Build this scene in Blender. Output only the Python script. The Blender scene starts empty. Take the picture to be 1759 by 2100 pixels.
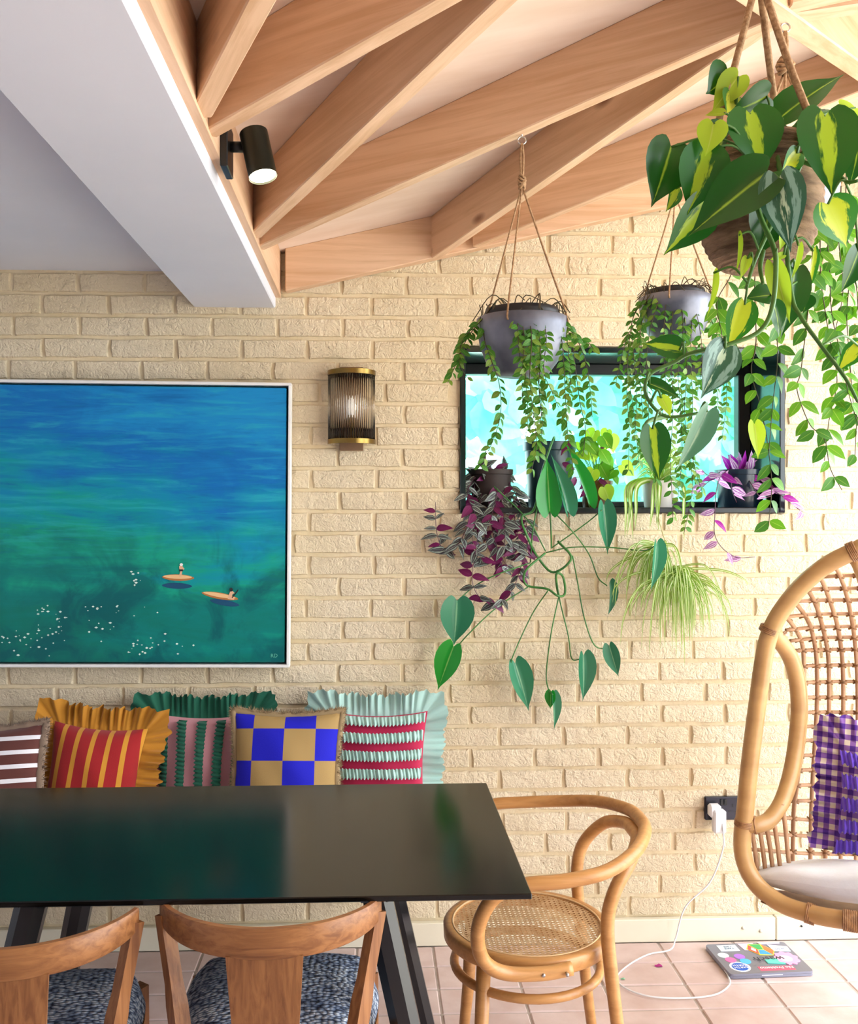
import bpy, math, random
from math import sin, cos, pi, radians, sqrt
from mathutils import Vector as V, Matrix
R = random.Random(7)
scene = bpy.context.scene
COL = scene.collection

# ------------------------------------------------------------------ camera, sky, exposure
F, CX, CY, T, H, W = 1950.0, 840.0, 1039.0, radians(2.2), 1.52, 3.3
cam_d = bpy.data.cameras.new('camera'); cam = bpy.data.objects.new('camera', cam_d); COL.objects.link(cam)
cam.location = (0, 0, H); cam.rotation_euler = (pi/2, 0, -T)
cam_d.sensor_fit = 'HORIZONTAL'; cam_d.sensor_width = 36; cam_d.lens = F/1759*36
cam_d.shift_x = (879.5-CX)/1759; cam_d.shift_y = (CY-1050)/1759
cam_d.clip_start = 0.02
scene.camera = cam
wd = bpy.data.worlds.new('sky'); scene.world = wd; wd.use_nodes = True
bg = wd.node_tree.nodes['Background']
bg.inputs[0].default_value = (0.90, 0.95, 1.0, 1); bg.inputs[1].default_value = 5.2
sun_d = bpy.data.lights.new('sun', 'SUN'); sun = bpy.data.objects.new('sun', sun_d); COL.objects.link(sun)
sun_d.energy = 9.0; sun_d.angle = radians(1.5); sun_d.color = (1, .95, .86)
sun.rotation_euler = (radians(12), radians(6), 0)
scene.view_settings.view_transform = 'Standard'; scene.view_settings.look = 'None'
scene.view_settings.gamma = 1.0; scene.view_settings.use_curve_mapping = False
scene.view_settings.exposure = 0.85
def portal(name, loc, rot, sx, sy):
    d = bpy.data.lights.new(name, 'AREA'); d.shape = 'RECTANGLE'; d.size = sx; d.size_y = sy
    o = bpy.data.objects.new(name, d); COL.objects.link(o); o.location = loc; o.rotation_euler = rot
    d.cycles.is_portal = True
portal('door_portal', (2.16, 1.35, 1.35), (0, radians(90), 0), 2.75, 3.7)

# ------------------------------------------------------------------ measuring helpers
def ray(px, py):
    a = (px-CX)/F; b = (CY-py)/F
    return V((sin(T)+a*cos(T), cos(T)-a*sin(T), b))
def P(px, py, Y=W):
    r = ray(px, py); return V((0, 0, H)) + r*(Y/r.y)
def soffit(x): return 2.2512 + .2319*(x+.3167)
def PZ(px, py, z):
    r = ray(px, py); return V((0, 0, H)) + r*((z-H)/r.z)
def spline(pts, n=8, closed=False):
    pts = [V(p) for p in pts]
    if len(pts) < 3 and not closed:
        return [pts[0].lerp(pts[1], i/n) for i in range(n+1)]
    out = []; m = len(pts)
    for i in range(m if closed else m-1):
        p1, p2 = pts[i], pts[(i+1) % m]
        p0 = pts[i-1] if (i or closed) else p1*2-p2
        p3 = pts[(i+2) % m] if (closed or i+2 < m) else p2*2-p1
        for k in range(n):
            t = k/n
            out.append(((p1*2)+(p2-p0)*t+(p0*2-p1*5+p2*4-p3)*t*t+(p1*3-p0-p2*3+p3)*t**3)*.5)
    if not closed: out.append(pts[-1])
    return out

# ------------------------------------------------------------------ mesh builder
class MB:
    def __init__(s): s.v = []; s.f = []; s.uv = {}; s.mi = []
    def add(s, vs, fs, mi=0, uvs=None):
        o = len(s.v); s.v += [V(v) for v in vs]; s.f += [tuple(i+o for i in f) for f in fs]; s.mi += [mi]*len(fs)
        if uvs:
            for i, u in enumerate(uvs): s.uv[o+i] = u
        return s
    def box(s, a, b, mi=0):
        x0, y0, z0 = a; x1, y1, z1 = b
        return s.add([(x0,y0,z0),(x1,y0,z0),(x1,y1,z0),(x0,y1,z0),(x0,y0,z1),(x1,y0,z1),(x1,y1,z1),(x0,y1,z1)],
              [(0,3,2,1),(4,5,6,7),(0,1,5,4),(1,2,6,5),(2,3,7,6),(3,0,4,7)], mi)
    def rbox(s, a, b, r=.004, mi=0):
        """box with chamfered edges"""
        x0, y0, z0 = a; x1, y1, z1 = b; r = min(r, (x1-x0)/2.2, (y1-y0)/2.2, (z1-z0)/2.2)
        vs = []; idx = {}
        for i, X in enumerate((x0, x1)):
            for j, Y in enumerate((y0, y1)):
                for k, Z in enumerate((z0, z1)):
                    sx, sy, sz = (1 if i == 0 else -1), (1 if j == 0 else -1), (1 if k == 0 else -1)
                    for ax in range(3):
                        p = [X+sx*r, Y+sy*r, Z+sz*r]; p[ax] = (X, Y, Z)[ax]
                        idx[i, j, k, ax] = len(vs); vs.append(p)
        fs = []
        for ax in range(3):
            o = [a_ for a_ in range(3) if a_ != ax]
            for e in (0, 1):
                q = []
                for (m, n) in ((0,0),(1,0),(1,1),(0,1)):
                    key = [0,0,0]; key[ax] = e; key[o[0]] = m; key[o[1]] = n; q.append(idx[(*key, ax)])
                flip = (e == 0) ^ (ax == 1)
                fs.append(tuple(reversed(q)) if flip else tuple(q))
            for m in (0, 1):
                for n in (0, 1):
                    k0 = [0,0,0]; k0[o[0]] = m; k0[o[1]] = n; k1 = list(k0); k1[ax] = 1
                    fs.append((idx[(*k0, o[0])], idx[(*k1, o[0])], idx[(*k1, o[1])], idx[(*k0, o[1])]))
        for i in (0, 1):
            for j in (0, 1):
                for k in (0, 1): fs.append((idx[i,j,k,0], idx[i,j,k,1], idx[i,j,k,2]))
        return s.add(vs, fs, mi)
    def tube(s, path, r, n=8, closed=False, mi=0, flat=1.0, up=None):
        path = [V(p) for p in path]; m = len(path)
        rs = r if isinstance(r, (list, tuple)) else [r]*m
        tan = []
        for i in range(m):
            a = path[i-1] if (i or closed) else path[i]; b = path[(i+1) % m] if (closed or i < m-1) else path[i]
            t = b-a; tan.append(t.normalized() if t.length > 1e-9 else V((0,0,1)))
        t0 = tan[0]; nrm = up.copy() if up else (V((0,0,1)) if abs(t0.z) < .9 else V((1,0,0)))
        nrm = (nrm-t0*nrm.dot(t0)).normalized(); vs = []
        for i in range(m):
            t = tan[i]; nrm = nrm-t*nrm.dot(t)
            if nrm.length < 1e-6: nrm = V((1,0,0)) if abs(t.x) < .9 else V((0,1,0)); nrm -= t*nrm.dot(t)
            nrm.normalize(); bi = t.cross(nrm)
            for k in range(n):
                a = 2*pi*(k+.5)/n; vs.append(path[i]+(nrm*cos(a)+bi*sin(a)*flat)*rs[i])
        fs = []
        for i in range(m if closed else m-1):
            j = (i+1) % m
            for k in range(n):
                l = (k+1) % n; fs.append((i*n+k, i*n+l, j*n+l, j*n+k))
        if not closed: fs += [tuple(reversed(range(n))), tuple(range((m-1)*n, m*n))]
        return s.add(vs, fs, mi)
    def lathe(s, prof, n=32, c=(0,0,0), mi=0, a0=0, a1=2*pi):
        full = abs(a1-a0-2*pi) < 1e-6; c = V(c); vs = []; fs = []; nn = n if full else n+1
        for (r, z) in prof:
            for k in range(nn):
                a = a0+(a1-a0)*k/n; vs.append(c+V((r*cos(a), r*sin(a), z)))
        for i in range(len(prof)-1):
            for k in range(n):
                l = (k+1) % nn; fs.append((i*nn+k, i*nn+l, (i+1)*nn+l, (i+1)*nn+k))
        return s.add(vs, fs, mi)
    def grid(s, fn, nu, nv, mi=0, uv=True):
        vs = []; us = []; fs = []
        for j in range(nv+1):
            for i in range(nu+1):
                u, v = i/nu, j/nv; vs.append(fn(u, v)); us.append((u, v))
        for j in range(nv):
            for i in range(nu):
                a = j*(nu+1)+i; fs.append((a, a+1, a+nu+2, a+nu+1))
        return s.add(vs, fs, mi, us if uv else None)
    def mesh(s, name, mats, smooth=True, org=None, M=None):
        me = bpy.data.meshes.new(name); vs = s.v
        if org is not None: o = V(org); vs = [v-o for v in vs]
        if M is not None: Mi = M.inverted(); vs = [Mi @ v for v in vs]
        me.from_pydata([tuple(v) for v in vs], [], s.f)
        for m in (mats if isinstance(mats, (list, tuple)) else [mats]): me.materials.append(m)
        if len(me.polygons) == len(s.mi): me.polygons.foreach_set('material_index', s.mi)
        if smooth: me.polygons.foreach_set('use_smooth', [True]*len(me.polygons))
        if s.uv:
            uvl = me.uv_layers.new(name='UVMap')
            buf = []
            for l in me.loops: buf += list(s.uv.get(l.vertex_index, (0, 0)))
            uvl.data.foreach_set('uv', buf)
        me.update(); return me
    def build(s, name, mats, parent=None, smooth=True, org=None, M=None):
        return ob(name, s.mesh(name, mats, smooth, org, M), parent, M)
def ob(name, me, parent=None, M=None):
    o = bpy.data.objects.new(name, me); COL.objects.link(o)
    if parent: o.parent = parent
    if M is not None: o.matrix_basis = M
    return o
def sharp(o, ang=35):
    me = o.data
    try: me.set_sharp_from_angle(angle=radians(ang))
    except Exception: pass
    return o
def tag(o, label, cat, group=None, kind=None):
    o['label'] = label; o['category'] = cat
    if group: o['group'] = group
    if kind: o['kind'] = kind
    return o
def empty(name, loc, label, cat, group=None, rotz=0, kind=None):
    o = bpy.data.objects.new(name, None); COL.objects.link(o); o.location = loc; o.rotation_euler = (0, 0, rotz)
    o.empty_display_size = .05
    return tag(o, label, cat, group, kind)

# ------------------------------------------------------------------ materials
def new_mat(name):
    m = bpy.data.materials.new(name); m.use_nodes = True; nt = m.node_tree
    return m, nt, nt.nodes['Principled BSDF']
def L(nt, a, b): nt.links.new(a, b)
def N(nt, t, **kw):
    n = nt.nodes.new(t)
    for k, v in kw.items(): setattr(n, k, v)
    return n
def hexc(h):
    c = [int(h[i:i+2], 16)/255 for i in (0, 2, 4)]
    return tuple((x/12.92 if x <= .04045 else ((x+.055)/1.055)**2.4) for x in c)+(1,)
def coords(nt, kind, rnd=True):
    if kind == 'Position': return N(nt, 'ShaderNodeNewGeometry').outputs['Position']
    tc = N(nt, 'ShaderNodeTexCoord').outputs[kind]
    if not rnd: return tc
    oi = N(nt, 'ShaderNodeObjectInfo'); mul = N(nt, 'ShaderNodeMath', operation='MULTIPLY'); mul.inputs[1].default_value = 37.0
    L(nt, oi.outputs['Random'], mul.inputs[0])
    ad = N(nt, 'ShaderNodeVectorMath', operation='ADD'); L(nt, tc, ad.inputs[0]); L(nt, mul.outputs[0], ad.inputs[1]); return ad.outputs[0]
def mapped(nt, vec, scale):
    mp = N(nt, 'ShaderNodeMapping'); mp.inputs['Scale'].default_value = scale; L(nt, vec, mp.inputs['Vector']); return mp.outputs[0]
def noise(nt, vec, scale, detail=4, rough=.55, dist=0):
    n = N(nt, 'ShaderNodeTexNoise'); L(nt, vec, n.inputs['Vector'])
    n.inputs['Scale'].default_value = scale; n.inputs['Detail'].default_value = detail; n.inputs['Roughness'].default_value = rough
    n.inputs['Distortion'].default_value = dist; return n.outputs['Fac']
def ramp(nt, fac, stops, interp='LINEAR'):
    r = N(nt, 'ShaderNodeValToRGB'); r.color_ramp.interpolation = interp; e = r.color_ramp.elements
    while len(e) < len(stops): e.new(.5)
    for el, (p, c) in zip(e, stops): el.position = p; el.color = c
    L(nt, fac, r.inputs[0]); return r.outputs[0]
def mixc(nt, fac, a, b, mode='MIX'):
    m = N(nt, 'ShaderNodeMix', data_type='RGBA', blend_type=mode)
    for i, x in ((0, fac), (6, a), (7, b)):
        if hasattr(x, 'is_linked') or hasattr(x, 'links'): L(nt, x, m.inputs[i])
        else: m.inputs[i].default_value = x
    return m.outputs[2]
def math_(nt, op, a, b=0.0):
    m = N(nt, 'ShaderNodeMath', operation=op)
    for i, x in ((0, a), (1, b)):
        if hasattr(x, 'links'): L(nt, x, m.inputs[i])
        else: m.inputs[i].default_value = x
    return m.outputs[0]
def bump(nt, bs, h, strength=.3, dist=.01):
    b = N(nt, 'ShaderNodeBump'); b.inputs['Strength'].default_value = strength; b.inputs['Distance'].default_value = dist
    L(nt, h, b.inputs['Height']); L(nt, b.outputs[0], bs.inputs['Normal'])
def M(name, c1, c2=None, scale=6, stretch=(1,1,1), rough=.5, metal=0, bmp=0, bscale=60, kind='Object', spec=.5, bdist=.01, lo=.35, hi=.65, transl=0, sheen=0):
    m, nt, bs = new_mat(name); c1 = hexc(c1) if isinstance(c1, str) else c1
    bs.inputs['Base Color'].default_value = c1; bs.inputs['Roughness'].default_value = rough; bs.inputs['Metallic'].default_value = metal
    bs.inputs['Specular IOR Level'].default_value = spec
    if sheen: bs.inputs['Sheen Weight'].default_value = sheen
    v = coords(nt, kind) if (c2 or bmp) else None; col = None
    if c2:
        c2 = hexc(c2) if isinstance(c2, str) else c2
        col = ramp(nt, noise(nt, mapped(nt, v, stretch), scale), [(lo, c1), (hi, c2)]); L(nt, col, bs.inputs['Base Color'])
    if bmp: bump(nt, bs, noise(nt, mapped(nt, v, stretch), bscale, 5, .6), bmp, bdist)
    if transl: add_transl(nt, bs, col, c1, transl)
    return m
def add_transl(nt, bs, col, c, w):
    tr = N(nt, 'ShaderNodeBsdfTranslucent'); mx = N(nt, 'ShaderNodeMixShader'); mx.inputs[0].default_value = w
    if col is not None: L(nt, col, tr.inputs[0])
    else: tr.inputs[0].default_value = c
    L(nt, bs.outputs[0], mx.inputs[1]); L(nt, tr.outputs[0], mx.inputs[2])
    L(nt, mx.outputs[0], nt.nodes['Material Output'].inputs[0])
def wood(name, light, dark, knots=0.0, rough=.5, sc=1.0, spec=.4):
    """grain along local X"""
    m, nt, bs = new_mat(name); v = coords(nt, 'Object')
    n1 = noise(nt, mapped(nt, v, (1.1*sc, 22*sc, 22*sc)), 2.0, 5, .6, .6)
    n2 = noise(nt, mapped(nt, v, (.7*sc, 5*sc, 5*sc)), 2.0, 2, .5, .3)
    col = ramp(nt, n1, [(.36, hexc(dark)), (.60, hexc(light))])
    col = mixc(nt, .35, col, ramp(nt, n2, [(.35, hexc(dark)), (.62, hexc(light))]))
    if knots:
        vo = N(nt, 'ShaderNodeTexVoronoi'); L(nt, mapped(nt, v, (1.6, 4.2, 4.2)), vo.inputs['Vector']); vo.inputs['Scale'].default_value = 1.55
        k = ramp(nt, vo.outputs['Distance'], [(.05, (knots,)*3+(1,)), (.13, (0,0,0,1))])
        col = mixc(nt, k, col, hexc('7a4a2c'))
    L(nt, col, bs.inputs['Base Color']); bs.inputs['Roughness'].default_value = rough; bs.inputs['Specular IOR Level'].default_value = spec
    bump(nt, bs, n1, .12, .004); return m
def emit(name, c, s):
    m, nt, bs = new_mat(name); bs.inputs['Base Color'].default_value = c; bs.inputs['Emission Color'].default_value = c; bs.inputs['Emission Strength'].default_value = s; return m

def brick_mat():
    m, nt, bs = new_mat('painted_brick'); v = coords(nt, 'Position')
    a = noise(nt, mapped(nt, v, (1, 1, 1)), 26, 6, .62, .4); b = noise(nt, v, 95, 4, .6, .3); c = noise(nt, v, 2.2, 2)
    col = ramp(nt, c, [(.3, hexc('e2d0ac')), (.7, hexc('ebdcbf'))])
    pit = ramp(nt, noise(nt, v, 60, 3, .5), [(.70, (0,0,0,1)), (.76, (1,1,1,1))])
    gate = ramp(nt, noise(nt, v, 7, 2), [(.56, (0,0,0,1)), (.64, (1,1,1,1))])
    pm = mixc(nt, 1.0, pit, gate, 'MULTIPLY')
    col = mixc(nt, pm, col, hexc('a98a5c'))
    L(nt, col, bs.inputs['Base Color']); bs.inputs['Roughness'].default_value = .55; bs.inputs['Specular IOR Level'].default_value = .35
    rg = math_(nt, 'ABSOLUTE', math_(nt, 'SUBTRACT', noise(nt, v, 30, 5, .6, 1.4), .5))
    h = math_(nt, 'ADD', math_(nt, 'MULTIPLY', a, .9), math_(nt, 'MULTIPLY', b, .30)); h = math_(nt, 'SUBTRACT', h, math_(nt, 'MULTIPLY', rg, 1.1))
    h = math_(nt, 'SUBTRACT', h, math_(nt, 'MULTIPLY', pm, .25))
    bump(nt, bs, h, .8, .017); return m
m_brick = brick_mat()
m_mortar = M('painted_mortar', 'e5d4b2', 'dcc9a2', 9, rough=.6, bmp=.5, bscale=45, kind='Position', bdist=.006)
m_white = M('white_plaster', 'dfe2ee', 'd8dce9', 2.0, rough=.6, bmp=.05, bscale=30, kind='Position', bdist=.003)
m_board = M('painted_board', 'e8e2cc', 'e2dac2', 2.5, rough=.42, kind='Position')
m_tile = M('terracotta', 'dcc7c1', 'cdb3ab', 7, rough=.5, bmp=.25, bscale=30, bdist=.004, kind='Position')
m_grout = M('grout', 'c2b4ab', 'b0a399', 20, rough=.8, bmp=.3, bscale=80, kind='Position', bdist=.003)
m_rafter = wood('pine', 'debb9c', 'c49c78', .9, .55)
m_deck = M('plywood_deck', 'ecd9cb', 'e2cbb9', 2.0, (1, 6, 6), rough=.6, kind='Position')
m_metalblk = M('black_metal', '16191b', rough=.35, spec=.5)
m_lining = M('black_gloss_lining', '10201f', rough=.14, spec=.6)
m_rope = M('jute_rope', 'b99873', '8e6c4a', 160, rough=.9, bmp=.8, bscale=260, bdist=.002)
m_chrome = M('hook_metal', 'cfcfcf', rough=.25, metal=1)
m_black = M('black_lacquer', '0b0b0a', '080808', 3, rough=.17, spec=.36)
m_legs = M('black_stain', '14171c', '0d0f12', 8, (1, 1, .2), rough=.28, spec=.5)

def glass_mat(name, tint, gl=.08, rough=.02):
    m, nt, bs = new_mat(name); nt.nodes.remove(bs)
    t = N(nt, 'ShaderNodeBsdfTransparent'); t.inputs[0].default_value = tint
    g = N(nt, 'ShaderNodeBsdfGlossy'); g.inputs['Roughness'].default_value = rough
    mx = N(nt, 'ShaderNodeMixShader'); mx.inputs[0].default_value = gl
    L(nt, t.outputs[0], mx.inputs[1]); L(nt, g.outputs[0], mx.inputs[2]); L(nt, mx.outputs[0], nt.nodes['Material Output'].inputs[0]); return m
m_pane = glass_mat('window_glass', (.80, .97, .97, 1), .05)
m_rod, _nt, _bs = new_mat('rod_glass')
_bs.inputs['Base Color'].default_value = (.93, .88, .80, 1); _bs.inputs['Transmission Weight'].default_value = 1.0; _bs.inputs['Roughness'].default_value = .05; _bs.inputs['IOR'].default_value = 1.45

# ------------------------------------------------------------------ SETTING: wall with bricks
WX0, WX1 = P(945, 880).x, P(1605, 880).x
WZ0, WZ1 = P(1200, 1050).z, P(1200, 715).z
XL, XR = -3.4, 2.15
wl = MB()
TH = .32
for a, b in (((XL, W+.008, -.1), (WX0, W+TH, 3.2)), ((WX1, W+.008, -.1), (XR, W+TH, 3.2)), ((WX0, W+.008, -.1), (WX1, W+TH, WZ0)), ((WX0, W+.008, WZ1), (WX1, W+TH, 3.2))):
    wl.box(a, b)
wall = tag(wl.build('wall_back', m_mortar, smooth=False), 'cream painted brick wall behind the dining table', 'wall', kind='structure')
def brick_mesh(w, h, seed):
    r = random.Random(seed); mb = MB(); nx, nz = 4, 2; e = .0045; vs = []
    for j in range(nz+1):
        for i in range(nx+1):
            u, v = i/nx, j/nz; edge = (i in (0, nx)) + (j in (0, nz))
            y = -.0005 - r.uniform(0, .0045) + (.0022 if edge else 0) + (.0015 if edge == 2 else 0)
            vs.append((e+(w-2*e)*u + (r.uniform(-.003, .003)), y, e+(h-2*e)*v + r.uniform(-.002, .002)))
    fs = [(j*(nx+1)+i, j*(nx+1)+i+1, (j+1)*(nx+1)+i+1, (j+1)*(nx+1)+i) for j in range(nz) for i in range(nx)]
    loop = [i for i in range(nx+1)]+[j*(nx+1)+nx for j in range(1, nz+1)]+[nz*(nx+1)+i for i in range(nx-1, -1, -1)]+[j*(nx+1) for j in range(nz-1, 0, -1)]
    b0 = len(vs); cx, cz = w/2, h/2
    for k in loop:
        x, y, z = vs[k]; sx = -1 if x < e*1.9 else (1 if x > w-e*1.9 else 0); sz = -1 if z < e*1.9 else (1 if z > h-e*1.9 else 0)
        vs.append((x+sx*(e+r.uniform(-.0015, .0015)), .0085, z+sz*(e-.001+r.uniform(-.002, .001))))
    n = len(loop)
    for k in range(n): fs.append((loop[(k+1) % n], loop[k], b0+k, b0+(k+1) % n))
    return mb.add(vs, fs)
def brick_obj(w, h, seed):
    me = brick_mesh(w, h, seed).mesh('brick', m_brick); me.set_sharp_from_angle(angle=radians(33)); return me
RW, RH = .225, .0748
std = [brick_obj(.216, .0665, i) for i in range(10)]
half = [brick_obj(.103, .0665, 50+i) for i in range(5)]
places = []     # (x, z, w, h, meshes|None)
z0 = P(900, 1887).z + .004
row = 0; z = z0
sill_z = WZ0
while z < 3.05:
    off = (row % 2)*RW/2 + R.uniform(-.012, .012) + .03
    if row % 7 == 3: off += .05
    x = XL + off - RW
    hdr = -.012 < sill_z-(z+.0665) < RH-.012
    while x < XR:
        w = .216
        if hdr and WX0-.25 < x < WX1+.1:
            places.append((x, z, .103, .0665)); x += .113; continue
        places.append((x, z, w, .0665)); x += RW
    z += RH; row += 1
def clip(p):
    x, z, w, h = p
    if z > soffit(max(x, -.34)) + .12: return []
    if x+w > XR: w = XR-x
    if x < XL: w -= XL-x; x = XL
    if w < .03: return []
    in_z = z+h > WZ0+.002 and z < WZ1-.002
    if not in_z or x+w < WX0 or x > WX1: return [(x, z, w, h)]
    out = []; zz = (WZ0-z) if z < WZ0 < z+h else 0; zt = (z+h-WZ1) if z < WZ1 < z+h else 0
    if WX0-x > .03: out.append((x, z, WX0-.004-x, h))
    if x+w-WX1 > .03: out.append((WX1+.004, z, x+w-WX1-.004, h))
    if zz > .02: out.append((max(x, WX0), z, min(x+w, WX1)-max(x, WX0), zz-.004))
    if zt > .02: out.append((max(x, WX0), WZ1+.004, min(x+w, WX1)-max(x, WX0), zt-.004))
    return [o for o in out if o[2] > .03]
bl = [q for p in places for q in clip(p)]
pr_x, pr_z0, pr_z1 = -.285, .974, 1.94
def score(p):
    x, z, w, h = p; cx, cz = x+w/2, z+h/2
    if cx < -1.28 or cx > 1.72 or cz < .07: return 0
    if cz > soffit(max(cx, -.33)) or (cx < -.33 and cz > 2.33): return 0
    if cx < pr_x-.02 and pr_z0 < cz < pr_z1: return 0
    if cx < -.1 and cz < .83: return .2*w
    if cx < .15 and cz < .45: return .1*w
    if cx > 1.36: return .5*w
    return w
order = sorted(range(len(bl)), key=lambda i: -score(bl[i]))
keep = set(i for i in order[:298] if score(bl[i]) > 0)
rest = MB()
for i, (x, z, w, h) in enumerate(bl):
    if i in keep:
        if abs(w-.216) < .004 and h > .06: me = std[R.randrange(10)]
        elif abs(w-.103) < .004 and h > .06: me = half[R.randrange(5)]
        else: me = brick_obj(w, h, 900+i)
        o = ob('brick', me, wall); o.location = (x, W, z)
    else:
        b = brick_mesh(w, h, 3000+i); rest.add([v+V((x, W, z)) for v in b.v], b.f)
o = sharp(rest.build('brickwork', m_brick, wall), 33); o['kind'] = 'stuff'

# baseboard
bz = z0 - .006
bb = tag(MB().rbox((XL, W-.020, 0), (P(1586, 1900, W).x-.001, W+.006, bz), .003).build('baseboard_back', m_board, smooth=False), 'long cream painted skirting board under the brick wall', 'baseboard', kind='structure')
bb2 = tag(MB().rbox((P(1586, 1900, W).x+.001, W-.021, 0), (XR, W+.006, bz+.001), .003).build('baseboard_back', m_board, smooth=False), 'short cream skirting board behind the laptop and hanging chair', 'baseboard', kind='structure')
cap = MB().lathe([(.0001, 0), (.006, 0), (.0065, .002)], 12)
for px, py in ((1524, 1903), (1560, 1909)):
    c = MB(); q = P(px, py, W-.021); c.tube([q, q-V((0, .0015, 0))], .006, 12); c.build('filler_plug', m_board, bb)
q = P(1643, 1899, W-.022); MB().tube([q, q-V((0, .003, 0))], .0035, 8).build('screw', m_metalblk, bb2)

# floor
fl = MB().box((XL, -3.2, -.06), (XR, W+.02, -.004))
floor = tag(fl.build('floor', m_grout, smooth=False), 'washed pink terracotta tile floor', 'floor', kind='structure')
TW, TD = .262, .147
tmesh = [MB().rbox((.003+R.uniform(0, .001), .003, -.012), (TW-.003, TD-.003-R.uniform(0, .001), R.uniform(-.001, .0008)), .0035).mesh('tile', m_tile, False) for _ in range(6)]
gx = P(1345, 1938, W).x
cnt = 0; far = MB(); Y = W-.03
for j in range(44):
    y1 = W-.003-.012-j*TD
    for i in range(-14, 10):
        x = gx+i*TW
        if x < XL-.05 or x+TW > XR+.15: continue
        if y1-TD < 1.75 or y1 > W or x < -1.1 or x > 1.75:
            far.rbox((x+.003, y1-TD+.003, -.012), (x+TW-.003, y1-.003, R.uniform(-.001, .0006)), .0035)
        else:
            o = ob('tile', tmesh[R.randrange(6)], floor); o.location = (x, y1-TD, 0); cnt += 1
o = far.build('tile_field', m_tile, floor, smooth=False); o['kind'] = 'stuff'

# flat ceiling and beam on one side, sloping timber roof on the other
ZB = 2.207
tag(MB().box((XL, -3.2, 2.331), (-.60, W+.01, 2.45)).build('ceiling', m_white, smooth=False), 'flat white plaster ceiling beside the downstand beam', 'ceiling', kind='structure')
BX0, BX1 = -.618, -.337
tag(MB().rbox((BX0, -3.2, ZB), (BX1, W+.01, 2.46), .004).build('trim_1', m_white, smooth=False), 'white plastered downstand beam running to the brick wall', 'beam', kind='structure')
roof_m = MB()
for zlo, zhi in ((.145, .165),):
    pts = [(-.36, -3.2), (XR, -3.2), (XR, W+.3), (-.36, W+.3)]
    roof_m.add([(x, y, soffit(x)+zlo) for x, y in pts]+[(x, y, soffit(x)+zhi) for x, y in pts], [(0,1,2,3),(7,6,5,4),(0,4,5,1),(1,5,6,2),(2,6,7,3),(3,7,4,0)])
roof = tag(roof_m.build('ceiling', m_deck, smooth=False), 'sloping plywood roof deck with exposed zigzag pine rafters', 'ceiling', kind='structure')
def rafter(p, q, name='rafter', w=.046, h=.146, drop=0):
    p = V((p[0], p[1], 0)); q = V((q[0], q[1], 0)); d = (q-p).normalized(); n = V((-d.y, d.x, 0))*w/2
    vs = []
    for b in (p-n, q-n, q+n, p+n): vs.append((b.x, b.y, soffit(b.x)-drop))
    for b in (p-n, q-n, q+n, p+n): vs.append((b.x, b.y, soffit(b.x)+h))
    mid = (p+q)/2; mid.z = soffit(mid.x)
    ang = math.atan2(d.y, d.x); Mx = Matrix.Translation(mid) @ Matrix.Rotation(ang, 4, 'Z')
    o = MB().add(vs, [(0,3,2,1),(4,5,6,7),(0,1,5,4),(1,2,6,5),(2,3,7,6),(3,0,4,7)]).build(name, m_rafter, roof, False, M=Mx)
    bv = o.modifiers.new('b', 'BEVEL'); bv.width = .003; bv.segments = 1; return o
bx = -.325
def ext(p, sl, x): return (x, p[1]+sl*(x-p[0]))
nd = (.838, 1.915)
rafter((bx, 1.80), (.70, -.50))                   # B family, nearest
rafter((bx, 1.885), ext((-.32, 1.885), -.72, 1.9))  # A
rafter((bx, 2.60), (1.25, -.25))                  # B
rafter((bx, 2.712), nd)                           # A to the node
rafter((.217, W-.03), nd)                         # B to the node
rafter((.350, W-.06), (2.45, W-.06-.775*2.1))     # A
rafter((.20, 1.21), (2.05, 3.25), drop=.004)      # cross member through the node
rafter((.855, 1.93), (2.45, 2.16))
rafter((.83, 1.88), (2.45, 1.86))
rafter((bx, .95), (1.9, -.6)); rafter((bx, .85), (.4, -1.2))
# timber along the wall and along the beam
rafter((-.30, W-.024), (XR, W-.024), 'wall_plate', .046)
tr = MB().box((-.337, -3.2, ZB+.035), (-.318, W, soffit(-.318)+.145))
Mx = Matrix.Translation(V((-.33, 0, 2.3))) @ Matrix.Rotation(pi/2, 4, 'Z')
tr.build('trimmer', m_rafter, roof, False, M=Mx)

# side walls the camera does not see, open doorway to the garden
wr = MB()
wr.box((XR, 3.2, -.1), (XR+.2, W+TH, 3.2)); wr.box((XR, -3.2, 2.72), (XR+.2, 3.2, 3.3)); wr.box((XR, -3.2, -.1), (XR+.2, -.5, 2.72))
tag(wr.build('wall_right', m_white, smooth=False), 'white wall around the wide garden doorway', 'wall', kind='structure')
df = MB()
for y in (-.47, .44, 1.35, 2.26, 3.17): df.box((XR+.05, y-.03, 0), (XR+.11, y+.03, 2.72))
df.box((XR+.05, -.5, 2.66), (XR+.11, 3.2, 2.72))
tag(df.build('door_1', m_metalblk, smooth=False), 'black framed garden door opening beside the hanging chair', 'door', kind='structure')
tag(MB().box((XL-.2, -3.2, -.1), (XL, W+TH, 2.5)).build('wall_left', m_white, smooth=False), 'white wall at the end of the dining space', 'wall', kind='structure')
tag(MB().box((XL-.2, -3.4, -.1), (XR+.2, -3.2, 3.3)).build('wall_front', m_white, smooth=False), 'white wall facing the brick wall across the room', 'wall', kind='structure')
tag(MB().box((-60, -60, -.16), (60, 60, -.1)).build('ground_outside', M('patio_stone', 'c9c3b8', 'b5b0a4', 1.2, rough=.8, kind='Position'), smooth=False), 'pale paved garden ground outside', 'ground', kind='structure')

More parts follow.
